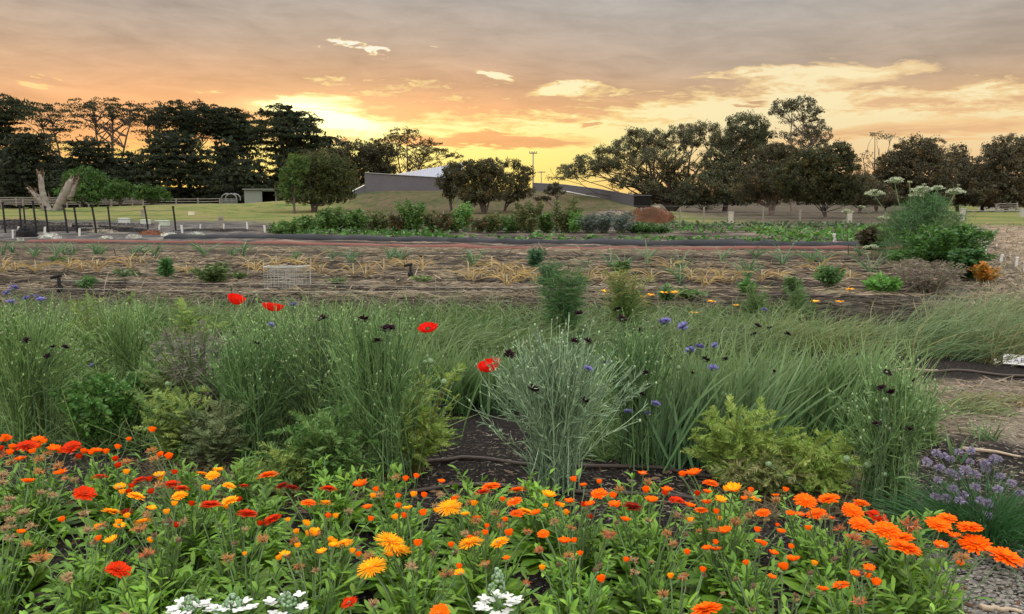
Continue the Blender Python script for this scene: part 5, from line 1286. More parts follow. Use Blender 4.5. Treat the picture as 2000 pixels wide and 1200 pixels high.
for lab, base, top, hw, kw in [
    ('dark fine grass clump leaning right behind the third poppy', (800, 690), 606, 130, dict(n=1000, lean=.75, col=(.05, .11, .03), col2=(.1, .16, .045))),
    ('fine grass clump left of the tall fennel', (930, 690), 600, 130, dict(n=1100, lean=.8, col=(.06, .12, .025), col2=(.13, .18, .05))),
    ('grass clump leaning behind the first poppy', (450, 645), 585, 80, dict(n=500, lean=.6, col=(.06, .13, .03), col2=(.12, .2, .05))),
    ('grass clump between the fennel and the orange flowers', (1170, 680), 592, 120, dict(n=800, lean=.5, col=(.05, .12, .03), col2=(.12, .19, .06))),
    ('mixed grass clump right of the blue flowers', (1380, 680), 596, 130, dict(n=900, lean=.35, col=(.07, .13, .04), col2=(.16, .21, .08))),
    ('yellow green grass clump at the start of the dark soil strip', (1580, 676), 588, 110, dict(n=1000, lean=.4, col=(.08, .15, .03), col2=(.2, .22, .07), dry=.12)),
    ('long grass clump leaning right above the dark soil strip', (1730, 682), 578, 110, dict(n=1100, lean=.8, col=(.08, .14, .04), col2=(.18, .22, .09), dry=.1)),
    ('densest long grass clump before the lettered board', (1860, 690), 560, 110, dict(n=1300, lean=.9, col=(.06, .13, .04), col2=(.14, .22, .1), dry=.08)),
    ('reddish grass clump cut by the right edge', (1985, 700), 565, 90, dict(n=1000, lean=.5, col=(.1, .12, .04), col2=(.18, .17, .08), dry=.2)),
    ('pale grass tuft behind the densest long grass', (1925, 625), 540, 110, dict(n=800, lean=.5, col=(.1, .15, .06), col2=(.22, .25, .13), dry=.12)),
    ('low pale grass sprawl on bare ground left of the right edge', (1860, 800), 758, 90, dict(n=500, lean=.9, col=(.08, .14, .04), col2=(.2, .22, .1), dry=.25, droop=1.3)),
    ('tangled dry grass arc on the soil under the lettered board', (1940, 790), 742, 70, dict(n=260, lean=.8, col=(.18, .18, .1), col2=(.26, .22, .14), dry=.5, droop=1.6)),
    ('grass tuft at the foot of the left straw bed', (290, 640), 575, 80, dict(n=420, lean=.2, col=(.07, .14, .03), col2=(.14, .22, .06))),
    ('grass tuft at the far left below the small black riser', (150, 650), 570, 90, dict(n=500, lean=.15, col=(.07, .14, .04), col2=(.14, .22, .07))),
    ('fine grass behind the left mass, under the wire crate', (610, 660), 590, 90, dict(n=500, lean=.4, col=(.07, .14, .04), col2=(.14, .21, .07)))]:
    strap('grass_clump', lab, base, top, hw, group=gg, cat='grass clump', **{**GR, **kw})
YG = (.15, .25, .04); YG2 = (.28, .35, .08)
fg = 'feathery leaved plants of the middle bed'
for lab, base, top, hw, kw in [
    ('feathery lime plant right of the largest cornflower base', (1440, 965), 790, 90, dict(n=34)),
    ('feathery lime plant between the lime one and the right cornflower', (1580, 975), 850, 85, dict(n=34)),
    ('low yellow feathery plant in front of the lime ones', (1500, 975), 890, 90, dict(n=26, col=(.16, .2, .06), col2=(.25, .24, .1))),
    ('yellow green feathery plant leaning over the bare soil gap', (815, 925), 735, 90, dict(n=34, stem=(.2, .1, .06))),
    ('feathery plant with dark woody stem left of centre', (425, 925), 770, 75, dict(n=26, stem=(.12, .09, .07), col=(.1, .15, .06), col2=(.17, .2, .09))),
    ('leafy feathery plant between the two deep green cornflowers', (640, 960), 800, 85, dict(n=30, col=(.08, .18, .04), col2=(.15, .24, .07))),
    ('small feathery seedling plant by the dark woody one', (560, 975), 870, 60, dict(n=20, col=(.09, .18, .05))),
    ('feathery yellow tipped plant behind the left soil patch', (320, 850), 680, 70, dict(n=26, col=(.11, .19, .05), col2=(.2, .25, .09))),
    ('yellow green airy plant behind the left cornflower', (190, 740), 580, 80, dict(n=30, col=(.1, .18, .04), col2=(.2, .26, .07))),
    ('grey green feathery plant in the left mass', (400, 800), 655, 80, dict(n=30, col=(.09, .15, .06), col2=(.16, .21, .11))),
    ('feathery plant filling the space behind the woody one', (350, 905), 760, 60, dict(n=22, col=(.08, .16, .04))),
    ('bright airy plant behind the first poppy', (370, 700), 590, 60, dict(n=22, col=(.09, .18, .04)))]:
    feathery('feathery_plant', lab, base, top, hw, group=fg, **{**dict(col=YG, col2=YG2), **kw})
leafy('parsley_plant', 'bushy mid green plant with small leaves behind the left soil patch', 'plant', 205, 868, 130, 130, (.06, .15, .03), .03, 7000, 'parsley like plants', .5, 22, (.1, .2, .04))
leafy('parsley_plant', 'second bushy small leaved plant, partly hidden in the left mass', 'plant', 285, 850, 90, 110, (.07, .16, .035), .03, 4500, 'parsley like plants', .5, 16, (.12, .2, .05))
leafy('dried_seed_plant', 'purple grey dried seed stems at the top of the left mass', 'plant', 395, 850, 130, 195, (.12, .12, .075), .03, 5000, 'dried purple grey plants', .2, 34, (.1, .13, .06), shape=2.2, topcol=(.15, .12, .12))
leafy('dried_seed_plant', 'purple brown dried stems just behind the deep green cornflower', 'plant', 480, 845, 100, 185, (.13, .12, .08), .03, 3500, 'dried purple grey plants', .2, 26, (.09, .13, .06), shape=2.2, topcol=(.14, .11, .11))
leafy('dried_seed_plant', 'dull purple stems in the middle of the left mass', 'plant', 615, 850, 100, 190, (.11, .13, .08), .03, 3000, 'dried purple grey plants', .2, 24, (.09, .13, .06), shape=2.2, topcol=(.14, .12, .13))
leafy('dried_seed_plant', 'lavender brown dried stems at the far left edge', 'plant', 8, 760, 70, 130, (.15, .13, .1), .03, 1800, 'dried purple grey plants', .2, 18, (.1, .12, .07), shape=2.2, topcol=(.15, .12, .12))

# low weeds knitting the beds together
def weeds(name, label, poly, n, L, w, col, col2, up=.8, mat=None, seed=0, flatz=0.0, kind='stuff', arch=-.6, S=4, align=1.0):
    """poly: photo corner pixels (px0, px1, py0, py1) of ground to scatter over"""
    px = np.concatenate([U(a, b, int(m * n)) for a, b, c, d, m in poly]); py = np.concatenate([U(c, d, int(m * n)) for a, b, c, d, m in poly])
    u = (px - 1000) / F; v = (600 - py) / F; c_, s_ = math.cos(PITCH), math.sin(PITCH)
    dx_, dy_, dz_ = u, c_ + v * s_, -s_ + v * c_; t = CAMH / -dz_; x, y = dx_ * t, dy_ * t
    v_ = rowv(x, y)
    if name == 'straw' and L < .2 and y.max() > 12:
        k_ = rng.uniform(0, 1, len(x)) > 1.0 * np.exp(-((v_[:, None] - np.array([10.9, 12.2, 13.9, 15.5, 17.2, 19., 20.6, 24.3])) / np.array([.7, .25, .5, .2, .5, .3, .7, .8])) ** 2).max(1) + .6 * (vnoise(x * .9, y * .9, 21) > .1); x, y = x[k_], y[k_]
    N = len(x); Q = np.stack([x, y, H(x, y) + flatz], -1)
    d = rng.normal(0, 1, (N, 3)); d[:, 0] *= align; d[:, 1] -= d[:, 0] * ROWK * (align > 1); d[:, 2] = np.abs(rng.normal(up, .4, N)) if up > .2 else rng.normal(.04, .1, N); sc = np.maximum(1, (y / 5) ** .5)
    g = G(); c = jcol((1, 1, 1), N, .3, .1) * mixcol(col, col2, N)
    P = curves(Q, d, L * U(.5, 1.3, N) * sc, S, np.array([0, 0, arch]) + rng.normal(0, .3, (N, 3)) * (1, 1, .3))
    P[..., 2] = np.maximum(P[..., 2], H(P[..., 0], P[..., 1]) + .003)
    ribbons(g, P, w * U(.6, 1.4, N) * sc, c, np.sin(np.linspace(.5, 2.9, S)))
    return tag(g.build(name, mat or LEAF, None, Q.mean(0) * (1, 1, 0)), label, 'ground cover', kind=kind)
weeds('low_weeds', 'low green weeds covering the soil between middle bed plants', [(-40, 860, 640, 880, 1), (860, 1000, 640, 760, .12), (1080, 1560, 700, 900, .5)], 9000, .16, .008, (.05, .12, .03), (.13, .2, .06))
weeds('tall_weeds', 'tangled tall fine stems filling the left mass of the middle bed', [(-40, 860, 690, 880, 1)], 2200, .42, .0045, (.1, .18, .05), (.26, .33, .13), up=1.8, arch=-.25, S=6)
weeds('tall_weeds', 'tangled fine stems between the clumps right of centre', [(1120, 1800, 740, 900, 1)], 1500, .36, .0045, (.1, .18, .05), (.24, .32, .12), up=1.8, arch=-.25, S=6)
weeds('low_weeds', 'thin green growth along the near edge of the straw bed', [(-40, 1600, 606, 660, 1)], 5200, .2, .007, (.06, .12, .03), (.15, .2, .08))
weeds('low_weeds', 'low scrub of brown and green stalks along the middle bed front', [(280, 780, 900, 990, .5), (1380, 1700, 930, 1010, .3)], 4500, .09, .006, (.13, .11, .05), (.2, .17, .1))
weeds('straw', 'loose straw lying over the mulched beds', [(-60, 1780, 488, 584, 1)], 40000, .17, .0075, (.36, .29, .2), (.12, .097, .068), up=0, mat=DRY, arch=0, align=3.6)
weeds('straw', 'dark weathered straw and stalks in the furrows', [(-60, 1800, 500, 640, 1)], 7000, .2, .011, (.03, .025, .02), (.08, .065, .05), up=0, mat=DRY, arch=0, align=3)
weeds('straw', 'dry grass stems at the near edge of the straw bed', [(-60, 1400, 578, 625, 1)], 1500, .26, .005, (.24, .2, .14), (.15, .135, .08), up=.35, mat=DRY, arch=-.7, S=6)
weeds('straw', 'dry litter on the trodden ground at the right', [(1740, 2060, 752, 860, 1), (1850, 2060, 540, 600, .25)], 3000, .12, .006, (.34, .28, .2), (.18, .15, .11), up=0, mat=DRY, arch=0)
weeds('straw', 'litter of dry bits on the dark soil', [(-40, 2040, 840, 1010, 1), (1300, 2040, 860, 1200, .6)], 5200, .035, .005, (.3, .25, .19), (.12, .1, .08), up=0, mat=DRY, arch=0)
weeds('dry_grass', 'short dry tufts over the pale field', [(1900, 2080, 440, 600, 1)], 2600, .09, .012, (.32, .26, .18), (.2, .17, .12), up=.5, mat=DRY)
# brown curled leaves on the soil
n = 480; px = np.concatenate([U(280, 560, 120), U(-20, 2000, 360)]); py = np.concatenate([U(1130, 1230, 120), U(900, 1230, 360)])
Q = np.array([GP(a, b) for a, b in zip(px, py)]) + (0, 0, .008); d = rng.normal(0, 1, (n, 3)); d[:, 2] = rng.normal(0, .2, n); g = G()
P = curves(Q, d, U(.03, .08, n), 5, rng.normal(0, .7, (n, 3)) * (1, 1, .5)); P[..., 2] = np.maximum(P[..., 2], H(P[..., 0], P[..., 1]) + .004)
ribbons(g, P, U(.01, .022, n), mixcol((.1, .045, .025), (.2, .14, .09), n), [.3, .9, 1, .7, .15], fold=.4)
tag(g.build('dead_leaves', DRY, None, Q.mean(0) * (1, 1, 0)), 'brown curled dead leaves scattered on the soil', 'leaf litter', kind='stuff')
# pale chips on soil and at the bottom right corner
n = 9000; px = np.concatenate([U(-40, 2040, 4200), U(1790, 2060, 4800)]); py = np.concatenate([U(840, 1200, 4200), U(1060, 1230, 4800)])
u = (px - 1000) / F; v = (600 - py) / F; c_, s_ = math.cos(PITCH), math.sin(PITCH); t = CAMH / (s_ - v * c_); x, y = u * t, (c_ + v * s_) * t
Q = np.stack([x, y, H(x, y) + .004], -1); g = G(); sz = np.concatenate([U(.002, .006, 4200), U(.004, .013, 4800)])
balls(g, Q, np.stack([sz, sz * U(.4, .9, n), sz * .35], -1), jcol((.11, .1, .085), n, .85, .05), jit=.15)
tag(g.build('gravel', WOOD, None, Q.mean(0) * (1, 1, 0), smooth=False), 'pale chips and grit on the dark soil', 'grit', kind='stuff')
g = G()
for (a, b), (c, d_) in [((1915, 1193), (1990, 1200)), ((1690, 722), (1830, 726)), ((30, 862), (170, 872)), ((1880, 880), (1990, 896))]:
    A, B = GP(a, b) + (0, 0, .012), GP(c, d_) + (0, 0, .012); t = np.linspace(0, 1, 9)[:, None]; P = A * (1 - t) + B * t + rng.normal(0, .006, (9, 3)); P[:, 2] = H(P[:, 0], P[:, 1]) + .012
    gi = G(); tubes(gi, P, np.linspace(.012, .006, 9), (.32, .25, .18), 6, True); o = gi.build('stick', WOOD, None, P[0])
    tag(o, {1915: 'pale thick stick at the very bottom right', 1690: 'pinkish dry stalk lying on the dark soil strip', 30: 'brown stalk on the soil behind the left calendulas', 1880: 'pale broken stick on soil above the chives'}[a], 'stick', 'sticks lying on the ground')

# ------------------------------------------------------------------ chives
def Cc(l, o, s): return [(o[0] + q[0] / s, o[1] + q[1] / s, *q[2:]) for q in l]
cbase = GP(1925, 1052); chive = thing('chive_plant', cbase, 'chive clump with mauve pompom heads on dark soil at the right', 'flowering plant')
g = G(); n = 900; b = cbase + np.stack([rng.normal(0, .13, n), rng.normal(0, .1, n), np.zeros(n)], -1); out = (b - cbase) * (4.5, 4.5, 0)
ribbons(g, curves(b, out + (0, 0, 1) + rng.normal(0, .25, (n, 3)), U(.16, .34, n), 8, out * .9 + np.array([0, 0, -.9])), .0045, jcol((.035, .1, .03), n, .35), [.9, 1, 1, .95, .85, .7, .5, .1], fold=.3)
g.build('leaves', LEAF, chive)
ch = Cc([(1495, 250), (1540, 268), (1580, 285), (1695, 238), (1625, 245), (1690, 300), (1830, 280), (1815, 300), (1775, 312), (1855, 285), (1515, 335), (1575, 360), (1620, 378), (1505, 405), (1665, 348), (1715, 372), (1780, 340), (1440, 300), (1850, 458), (1930, 425), (1865, 385), (1650, 492), (1630, 525), (1695, 545), (1745, 520), (1790, 540), (1795, 610), (1555, 510), (1720, 445), (1975, 480), (1590, 455), (1490, 500)], (1320, 800), 2.941)
def pompom(g, c, r, col, n=60):
    dd = nrm(rng.normal(0, 1, (n, 3)) + (0, 0, .25)); ribbons(g, curves(np.repeat(c[None], n, 0) + dd * r * .3, dd, r * .75, 4), r * .28, jcol(col, n, .3, .08), [.4, .9, 1, .2])
CHM = G(); pompom(CHM, np.zeros(3), 1.0, (.25, .22, .3)); CHMESH = CHM.mesh('chive_head', PETAL)
def flat_child(mesh, name, parent, pos, sc, rot=None, label=None):
    o = bpy.data.objects.new(name, mesh); COL.objects.link(o); o.parent = parent; o.location = np.asarray(pos) - parent_loc(parent)
    o.scale = (sc, sc, sc) if np.ndim(sc) == 0 else sc
    if rot: o.rotation_euler = rot
    LOC[o.name] = np.asarray(pos)
    if label: o['label'] = label
    return o
def stalk_child(par_obj, pos, sc, rot, P, r, col, name='stalk', calyx=None):
    """stalk from world points, stored in the flower's own frame"""
    g = G(); tubes(g, P, r, col, 4)
    if calyx: balls(g, P[-1], np.array([[calyx, calyx, calyx * .7]]), np.asarray(col) * 1.1)
    V, C, Q, T = g.data(); R = np.array(Euler(rot or (0, 0, 0)).to_matrix())
    V = (V - pos) @ R / (np.asarray(sc) if np.ndim(sc) else sc)
    g2 = G(); g2.add(V, C, Q if len(Q) else None, T if len(T) else None)
    me = g2.mesh(name, LEAF); o = bpy.data.objects.new(name, me); COL.objects.link(o); o.parent = par_obj; return o
for px, py in ch:
    dd = cbase[1] + U(-.12, .1); c = PT(px, py, dd); sc = U(.013, .019)
    if c[2] < .06: c[2] = .06
    rot = (U(-.2, .2), U(-.2, .2), U(0, 6)); f = flat_child(CHMESH, 'flower_head', chive, c, (sc * 1.25, sc * 1.25, sc), rot)
    b = cbase + np.array([rng.normal(0, .06), rng.normal(0, .05), 0]) + (c - cbase) * (.25, .25, 0); stalk_child(f, c, (sc * 1.25, sc * 1.25, sc), rot, stems_to(b[None], c[None], 8, .5, .004)[0], .0016, (.06, .13, .05))

# ------------------------------------------------------------------ heads above the middle bed
def meshof(fn, name, mat=PETAL):
    g = G(); fn(g); return g.mesh(name, mat)
def m_corn(g, col, up=.35):
    n = 44; a = U(0, 2 * math.pi, n); d = np.stack([np.cos(a), np.sin(a), U(up * .2, up * 4, n)], -1)
    ribbons(g, curves(np.zeros((n, 3)), d, U(.7, 1.1, n), 5, np.array([0, 0, -.1])), U(.2, .34, n), jcol(col, n, .35, .1), [.15, .3, .6, 1, .55], side=np.stack([-np.sin(a), np.cos(a), np.zeros(n)], -1))
    m_ = 24; d = rng.normal(0, .5, (m_, 3)); d[:, 2] = 1; ribbons(g, curves(np.zeros((m_, 3)), d, .6, 3), .1, jcol(np.array(col) * .6, m_, .3), [1, 1, .3])
DARKC = [meshof(lambda g: m_corn(g, (.022, .008, .014)), 'dark_head') for _ in range(3)]
BLUEC = [meshof(lambda g: m_corn(g, (.17, .16, .36)), 'blue_head') for _ in range(3)]
def m_bud(g): balls(g, np.zeros(3), np.array([[1, 1, 1.25]]), (.16, .24, .11), ICO2); n = 30; dd = nrm(rng.normal(0, 1, (n, 3))); ribbons(g, curves(dd * .9, np.array([0, 0, 1.]) + dd * .4, .5, 4), .3, jcol((.12, .19, .08), n, .3), [.5, 1, .8, .1])
BUDM = [meshof(m_bud, 'bud', LEAF)]
dark = Cc([(170, 245), (120, 270), (295, 300), (250, 370), (1370, 215), (1590, 190), (1610, 242), (1715, 303), (1870, 462), (1745, 543), (1115, 635), (1725, 665), (1400, 695), (215, 553), (1345, 370), (1420, 365), (985, 440), (320, 295)], (650, 540), 2.857) + \
    Cc([(510, 283), (580, 292), (495, 330), (680, 328), (15, 460), (150, 545), (220, 470), (330, 470), (605, 535), (995, 622), (1055, 688), (1175, 828), (1360, 860), (1260, 655), (1395, 720), (1345, 745), (1235, 545), (1385, 585), (1460, 600), (815, 658), (1205, 630)], (1300, 540), 2.857) + \
    Cc([(75, 225), (150, 360), (295, 400), (360, 402), (265, 455), (1975, 270), (1430, 380), (1800, 240), (1690, 430)], (0, 540), 2.857)
blue = Cc([(75, 70), (150, 125), (230, 138), (60, 150), (1635, 168), (515, 503), (880, 428), (1515, 275), (40, 100), (200, 120)], (0, 540), 2.857) + Cc([(1840, 265), (1955, 285), (1425, 520), (1800, 715), (1760, 770), (1650, 760), (1530, 490), (1995, 415), (1860, 250)], (650, 540), 2.857) + \
    Cc([(550, 192), (95, 285), (275, 390), (190, 398), (140, 418), (265, 518), (0, 265)], (1300, 540), 2.857)
buds = Cc([(1170, 1045), (1220, 1105), (1125, 1055), (1010, 1020), (595, 700), (1225, 690), (325, 660), (575, 1050)], (1300, 540), 2.857) + Cc([(545, 475), (515, 480), (620, 590), (1930, 510)], (650, 540), 2.857) + Cc([(820, 360), (825, 320), (935, 600)], (0, 540), 2.857)
for lst, ms, nm, sc_, lb in ((dark, DARKC, 'flower_head', .023, 'dark maroon flower head'), (blue, BLUEC, 'flower_head', .025, 'violet blue flower head'), (buds, BUDM, 'seed_pod', .012, 'round green bud')):
    for px, py in lst:
        # attach to the plant whose foot lies nearest to this column of the bed
        o, pb = min(plants, key=lambda q: abs(PX(*q[1])[0] - px) + (200 if PX(*q[1])[1] < py + 60 else 0))
        dd = pb[1] - U(-.02, .3); c = PT(px, py, dd); sc = sc_ * U(.8, 1.2)
        sc3 = (sc * 1.25, sc * 1.25, sc); rot = (U(-.5, .5), U(-.5, .5), U(0, 6))
        f = flat_child(ms[rng.integers(len(ms))], nm, o, c, sc3, rot, lb)
        b = pb + (c - pb) * (.55, .4, 0); 
        stalk_child(f, c, sc3, rot, stems_to(b[None], c[None], 8, .5, .004)[0], .0019, (.12, .19, .1), calyx=sc * .45)

# poppies
def poppy(label, px, py, w, foot, bend, tilt, kind):
    d = foot[2]; c = PT(px, py, d); s = d / F; R = w * s * .5; fb = GP(foot[0], foot[1]); fb = np.array([PT(foot[0], foot[1], d)[0], d, 0]); fb[2] = float(H(fb[0], fb[1]))
    o = thing('poppy', fb, label, 'poppy', 'red poppies above the middle bed')
    g = G(); mid = PT(*bend, d); t = np.linspace(0, 1, 14)[:, None]; P = (1 - t) ** 3 * fb + 3 * t * (1 - t) ** 2 * (fb * .5 + mid * .5) + 3 * t * t * (1 - t) * mid + t ** 3 * c
    tubes(g, P, .0038, (.16, .25, .1), 5); hp = P[rng.integers(2, 13, 60)]; ribbons(g, curves(hp, rng.normal(0, 1, (60, 3)), .008, 2), .0008, (.2, .25, .15), [1, .5]); g.build('stem', LEAF, o)
    Rm = np.array((Matrix.Rotation(tilt[0], 3, 'X') @ Matrix.Rotation(tilt[1], 3, 'Y')))
    for k in range(4):
        g = G(); a0 = k * math.pi / 2 + .3; nu, nv = 9, 7; uu, vv = np.meshgrid(np.linspace(-1, 1, nu), np.linspace(0, 1, nv)); 
        ang = a0 + uu * .95 * (1 - .15 * vv); rr = R * (.12 + .95 * np.sin(vv * 1.45)) * (1 - .12 * uu ** 2) * (1 + .05 * np.sin(uu * 9 + k)); zz = R * (kind * vv ** 1.7 + .05 * np.sin(uu * 8 + k * 2) * vv + .03 * (k % 2))
        V = np.stack([np.cos(ang) * rr, np.sin(ang) * rr, zz - R * kind * .3], -1).reshape(-1, 3) @ Rm.T + c
        i = np.arange(nu * nv).reshape(nv, nu); g.add(V, jcol((.62, .013, .006), nu * nv, .12, .05), np.stack([i[:-1, :-1], i[:-1, 1:], i[1:, 1:], i[1:, :-1]], -1).reshape(-1, 4)); g.build('petal', PETAL, o)
    g = G(); balls(g, c + Rm @ np.array([0, 0, .1 * R]), R * .22, (.1, .14, .05)); n = 40; dd = rng.normal(0, .6, (n, 3)); dd[:, 2] = 1; ribbons(g, curves(np.repeat(c[None], n, 0), dd @ Rm.T, R * .4, 3), .0018, (.02, .015, .02), [1, 1, 1]); g.build('flower_centre', LEAF, o)
poppy('leftmost red poppy, folded like a cup, before the straw', 460, 590, 32, (440, 800, 5.4), (442, 640), (.1, .35), 1.0)
poppy('second red poppy from the left, beside a blue cornflower', 533, 604, 38, (525, 800, 5.2), (527, 640), (-.1, .15), .75)
poppy('red poppy right of centre above the grass, with drooping stem', 836, 645, 38, (780, 830, 4.9), (800, 680), (.25, -.1), .6)
poppy('largest and nearest red poppy, left of the big cornflower plant', 957, 720, 45, (900, 850, 4.6), (925, 760), (.15, -.25), .8)

# ------------------------------------------------------------------ calendula bed
OR, RO, YO, DR = (.9, .13, .003), (.55, .028, .003), (.92, .34, .008), (.2, .012, .005)
def rings(g, col, layers, tipc=None):
    for (n, r0, r1, z, up, w, dr) in layers:
        a = np.arange(n) / n * 2 * math.pi + U(-.08, .08, n) + U(0, 1); sd = np.stack([-np.sin(a), np.cos(a), np.zeros(n)], -1); d = np.stack([np.cos(a), np.sin(a), np.full(n, up) + rng.normal(0, .08, n)], -1)
        ribbons(g, curves(np.stack([np.cos(a) * r0, np.sin(a) * r0, np.full(n, z)], -1), d, (r1 - r0) * U(.85, 1.08, n), 5, np.array([0, 0, dr])), w, jcol(col, n, .18, .06), [.5, .85, 1, .95, .45], side=sd, tipcol=tipc)
def m_open(col): return lambda g: rings(g, col, [(24, .15, 1.0, -.02, .12, .2, -.25), (22, .15, .86, .05, .25, .19, -.2), (18, .12, .66, .1, .42, .18, -.1), (12, .08, .42, .13, .7, .15, 0)])
def m_semi(col): return lambda g: rings(g, col, [(18, .12, 1.0, 0, .55, .24, .2), (16, .12, .85, .03, .8, .22, .2)])
def m_cup(col): return lambda g: rings(g, col, [(16, .5, 1.5, 0, 2.6, .36, .4), (12, .3, 1.35, 0, 3.2, .34, .4), (8, .1, 1.2, .05, 4., .3, .2)])
def m_spid(col): return lambda g: rings(g, col, [(34, .15, 1.08, -.02, .08, .075, -.35), (30, .15, .98, .04, .25, .075, -.3), (26, .12, .8, .08, .5, .075, -.25), (20, .1, .55, .1, .9, .07, -.2)])
def m_with(col):
    def f(g):
        n = 46; a = U(0, 2 * math.pi, n); d = np.stack([np.cos(a), np.sin(a), U(-.2, 1.0, n)], -1); b = rng.normal(0, 1.2, (n, 3)); b[:, 2] += U(-.8, 1.5, n)
        ribbons(g, curves(d * .2, d, U(.5, .85, n), 6, b * 1.5), U(.1, .18, n), mixcol(col, (.34, .22, .11), n), [.6, 1, 1, .8, .6, .2])
        balls(g, np.zeros(3), np.array([[.35, .35, .3]]), (.12, .07, .04))
    return f
def m_seed(col):
    def f(g):
        balls(g, np.zeros(3), np.array([[.5, .5, .4]]), np.array(col) * .6); n = 26; dd = nrm(rng.normal(0, 1, (n, 3)) + (0, 0, .3)); b = rng.normal(0, .9, (n, 3)); b[:, 2] += 1
        ribbons(g, curves(dd * .35, dd, U(.3, .6, n), 5, b), U(.14, .26, n), jcol(col, n, .35, .1), [.5, 1, 1, .8, .2], fold=.4)
    return f
def m_disc(col):
    def f(g):
        balls(g, np.array([0, 0, .1]), np.array([[.26, .26, .12]]), col, ICO2, .06); n = 40; a = U(0, 6.28, n); r = U(0, .24, n); c = np.stack([np.cos(a) * r, np.sin(a) * r, .2 - r * .3], -1); balls(g, c, .03, jcol(np.array(col) * 1.3, n, .4))
    return f
MS = {}
def V3(k, fn, nm='flower', mat=PETAL, n=3): MS[k] = [meshof(fn, nm, mat) for _ in range(n)]
V3('O', m_open(OR)); V3('R', m_open(RO)); V3('Y', m_open(YO)); V3('D', m_open(DR)); V3('P', m_spid(YO)); V3('o', m_cup(OR)); V3('r', m_cup(RO)); V3('y', m_cup(YO)); V3('s', m_semi(OR)); V3('t', m_semi(YO))
V3('W', m_with((.5, .18, .04))); V3('w', m_with((.38, .26, .14))); V3('X', m_with((.55, .1, .03))); V3('S', m_seed((.2, .13, .08))); V3('B', m_seed((.14, .2, .07)))
DISC = {'O': meshof(m_disc((.6, .12, .01)), 'flower_centre'), 'Y': meshof(m_disc((.75, .25, .02)), 'flower_centre'), 'R': meshof(m_disc((.3, .03, .01)), 'flower_centre')}
LB = {'O': 'open orange flower', 'R': 'open red orange flower', 'Y': 'open yellow orange flower', 'D': 'dark red flower', 'P': 'spidery golden flower', 'o': 'half closed orange flower', 'r': 'half closed red flower', 'y': 'half closed golden flower', 's': 'half open orange flower', 't': 'half open golden flower', 'W': 'withered orange flower', 'w': 'dry brown flower', 'X': 'withered red flower', 'S': 'brown seed head', 'B': 'green seed head'}
DEF = dict(O=80, R=85, Y=80, D=90, P=150, o=48, r=48, y=48, s=70, t=70, W=72, w=70, X=90, S=52, B=40)
F1 = [(28,168,'o'),(150,212,'R',120),(255,193,'o'),(190,250,'o'),(310,232,'s'),(408,218,'R',110),(480,250,'o'),(520,255,'o'),(610,250,'o'),(872,127,'o',56),(740,178,'o',36),(870,240,'W'),(890,288,'W'),(970,280,'o',58),(118,293,'s'),(60,310,'W'),(225,290,'W'),(350,372,'s',75),(160,420,'s',75),(225,362,'W'),(330,330,'W'),(575,390,'R',90),(680,330,'r'),(725,368,'y'),(725,305,'W'),(690,452,'t',70),(780,500,'Y',95),(485,483,'R',125),(800,408,'R',80),(860,408,'r'),(915,385,'t'),(985,432,'R',95),(1045,455,'R',80),(1160,372,'Y',80),(1220,378,'Y',75),(1190,460,'y'),(1315,440,'Y',75),(1400,440,'R',60),(1540,380,'O',130),(1620,440,'D',80),(1680,450,'D',80),(1885,458,'R',105),(740,480,'r'),(870,480,'r'),(910,440,'W'),(1030,495,'Y',85),(1000,550,'y'),(1100,550,'r'),(1210,550,'R',120),(1320,525,'Y',90),(1370,525,'r'),(1770,538,'O',85),(1870,540,'P',90),(1420,600,'R',115),(1565,632,'R',105),(640,590,'Y',100),(730,590,'D',60),(730,620,'y'),(870,575,'t',60),(820,650,'P',100),(845,610,'W'),(800,695,'W',100),(585,675,'W'),(510,695,'w'),(685,678,'t',70),(640,760,'t',80),(545,762,'w'),(480,605,'w'),(1050,650,'w'),(965,650,'S',80),(885,725,'S'),(1025,750,'S'),(840,838,'X',95),(680,920,'R',130),(240,860,'W',130),(390,975,'w',90),(120,710,'s',50),(50,520,'w'),(30,570,'w'),(130,600,'w'),(60,680,'w'),(60,740,'w'),(1655,640,'y',40),(1770,665,'y'),(1705,710,'y'),(1770,720,'y'),(1810,720,'y'),(1930,620,'y'),(1710,790,'y'),(1605,862,'y',50),(1405,835,'y',34),(1920,768,'y'),(1970,770,'P',70),(1515,750,'W',90),(1310,860,'W',90),(1350,770,'S'),(1450,900,'B'),(1710,860,'B'),(1815,925,'w',60),(1990,1115,'r',60),(930,800,'B'),(300,500,'w'),(240,480,'w',60),(0,235,'r'),(70,225,'o'),(20,380,'w'),(1410,690,'w',50),(1990,590,'B',30),(1160,660,'B',30),(380,400,'W',50),(430,410,'w',55),(270,260,'W',60),(440,285,'w',50),(720,1180,'w',60),(1240,640,'B',30)]
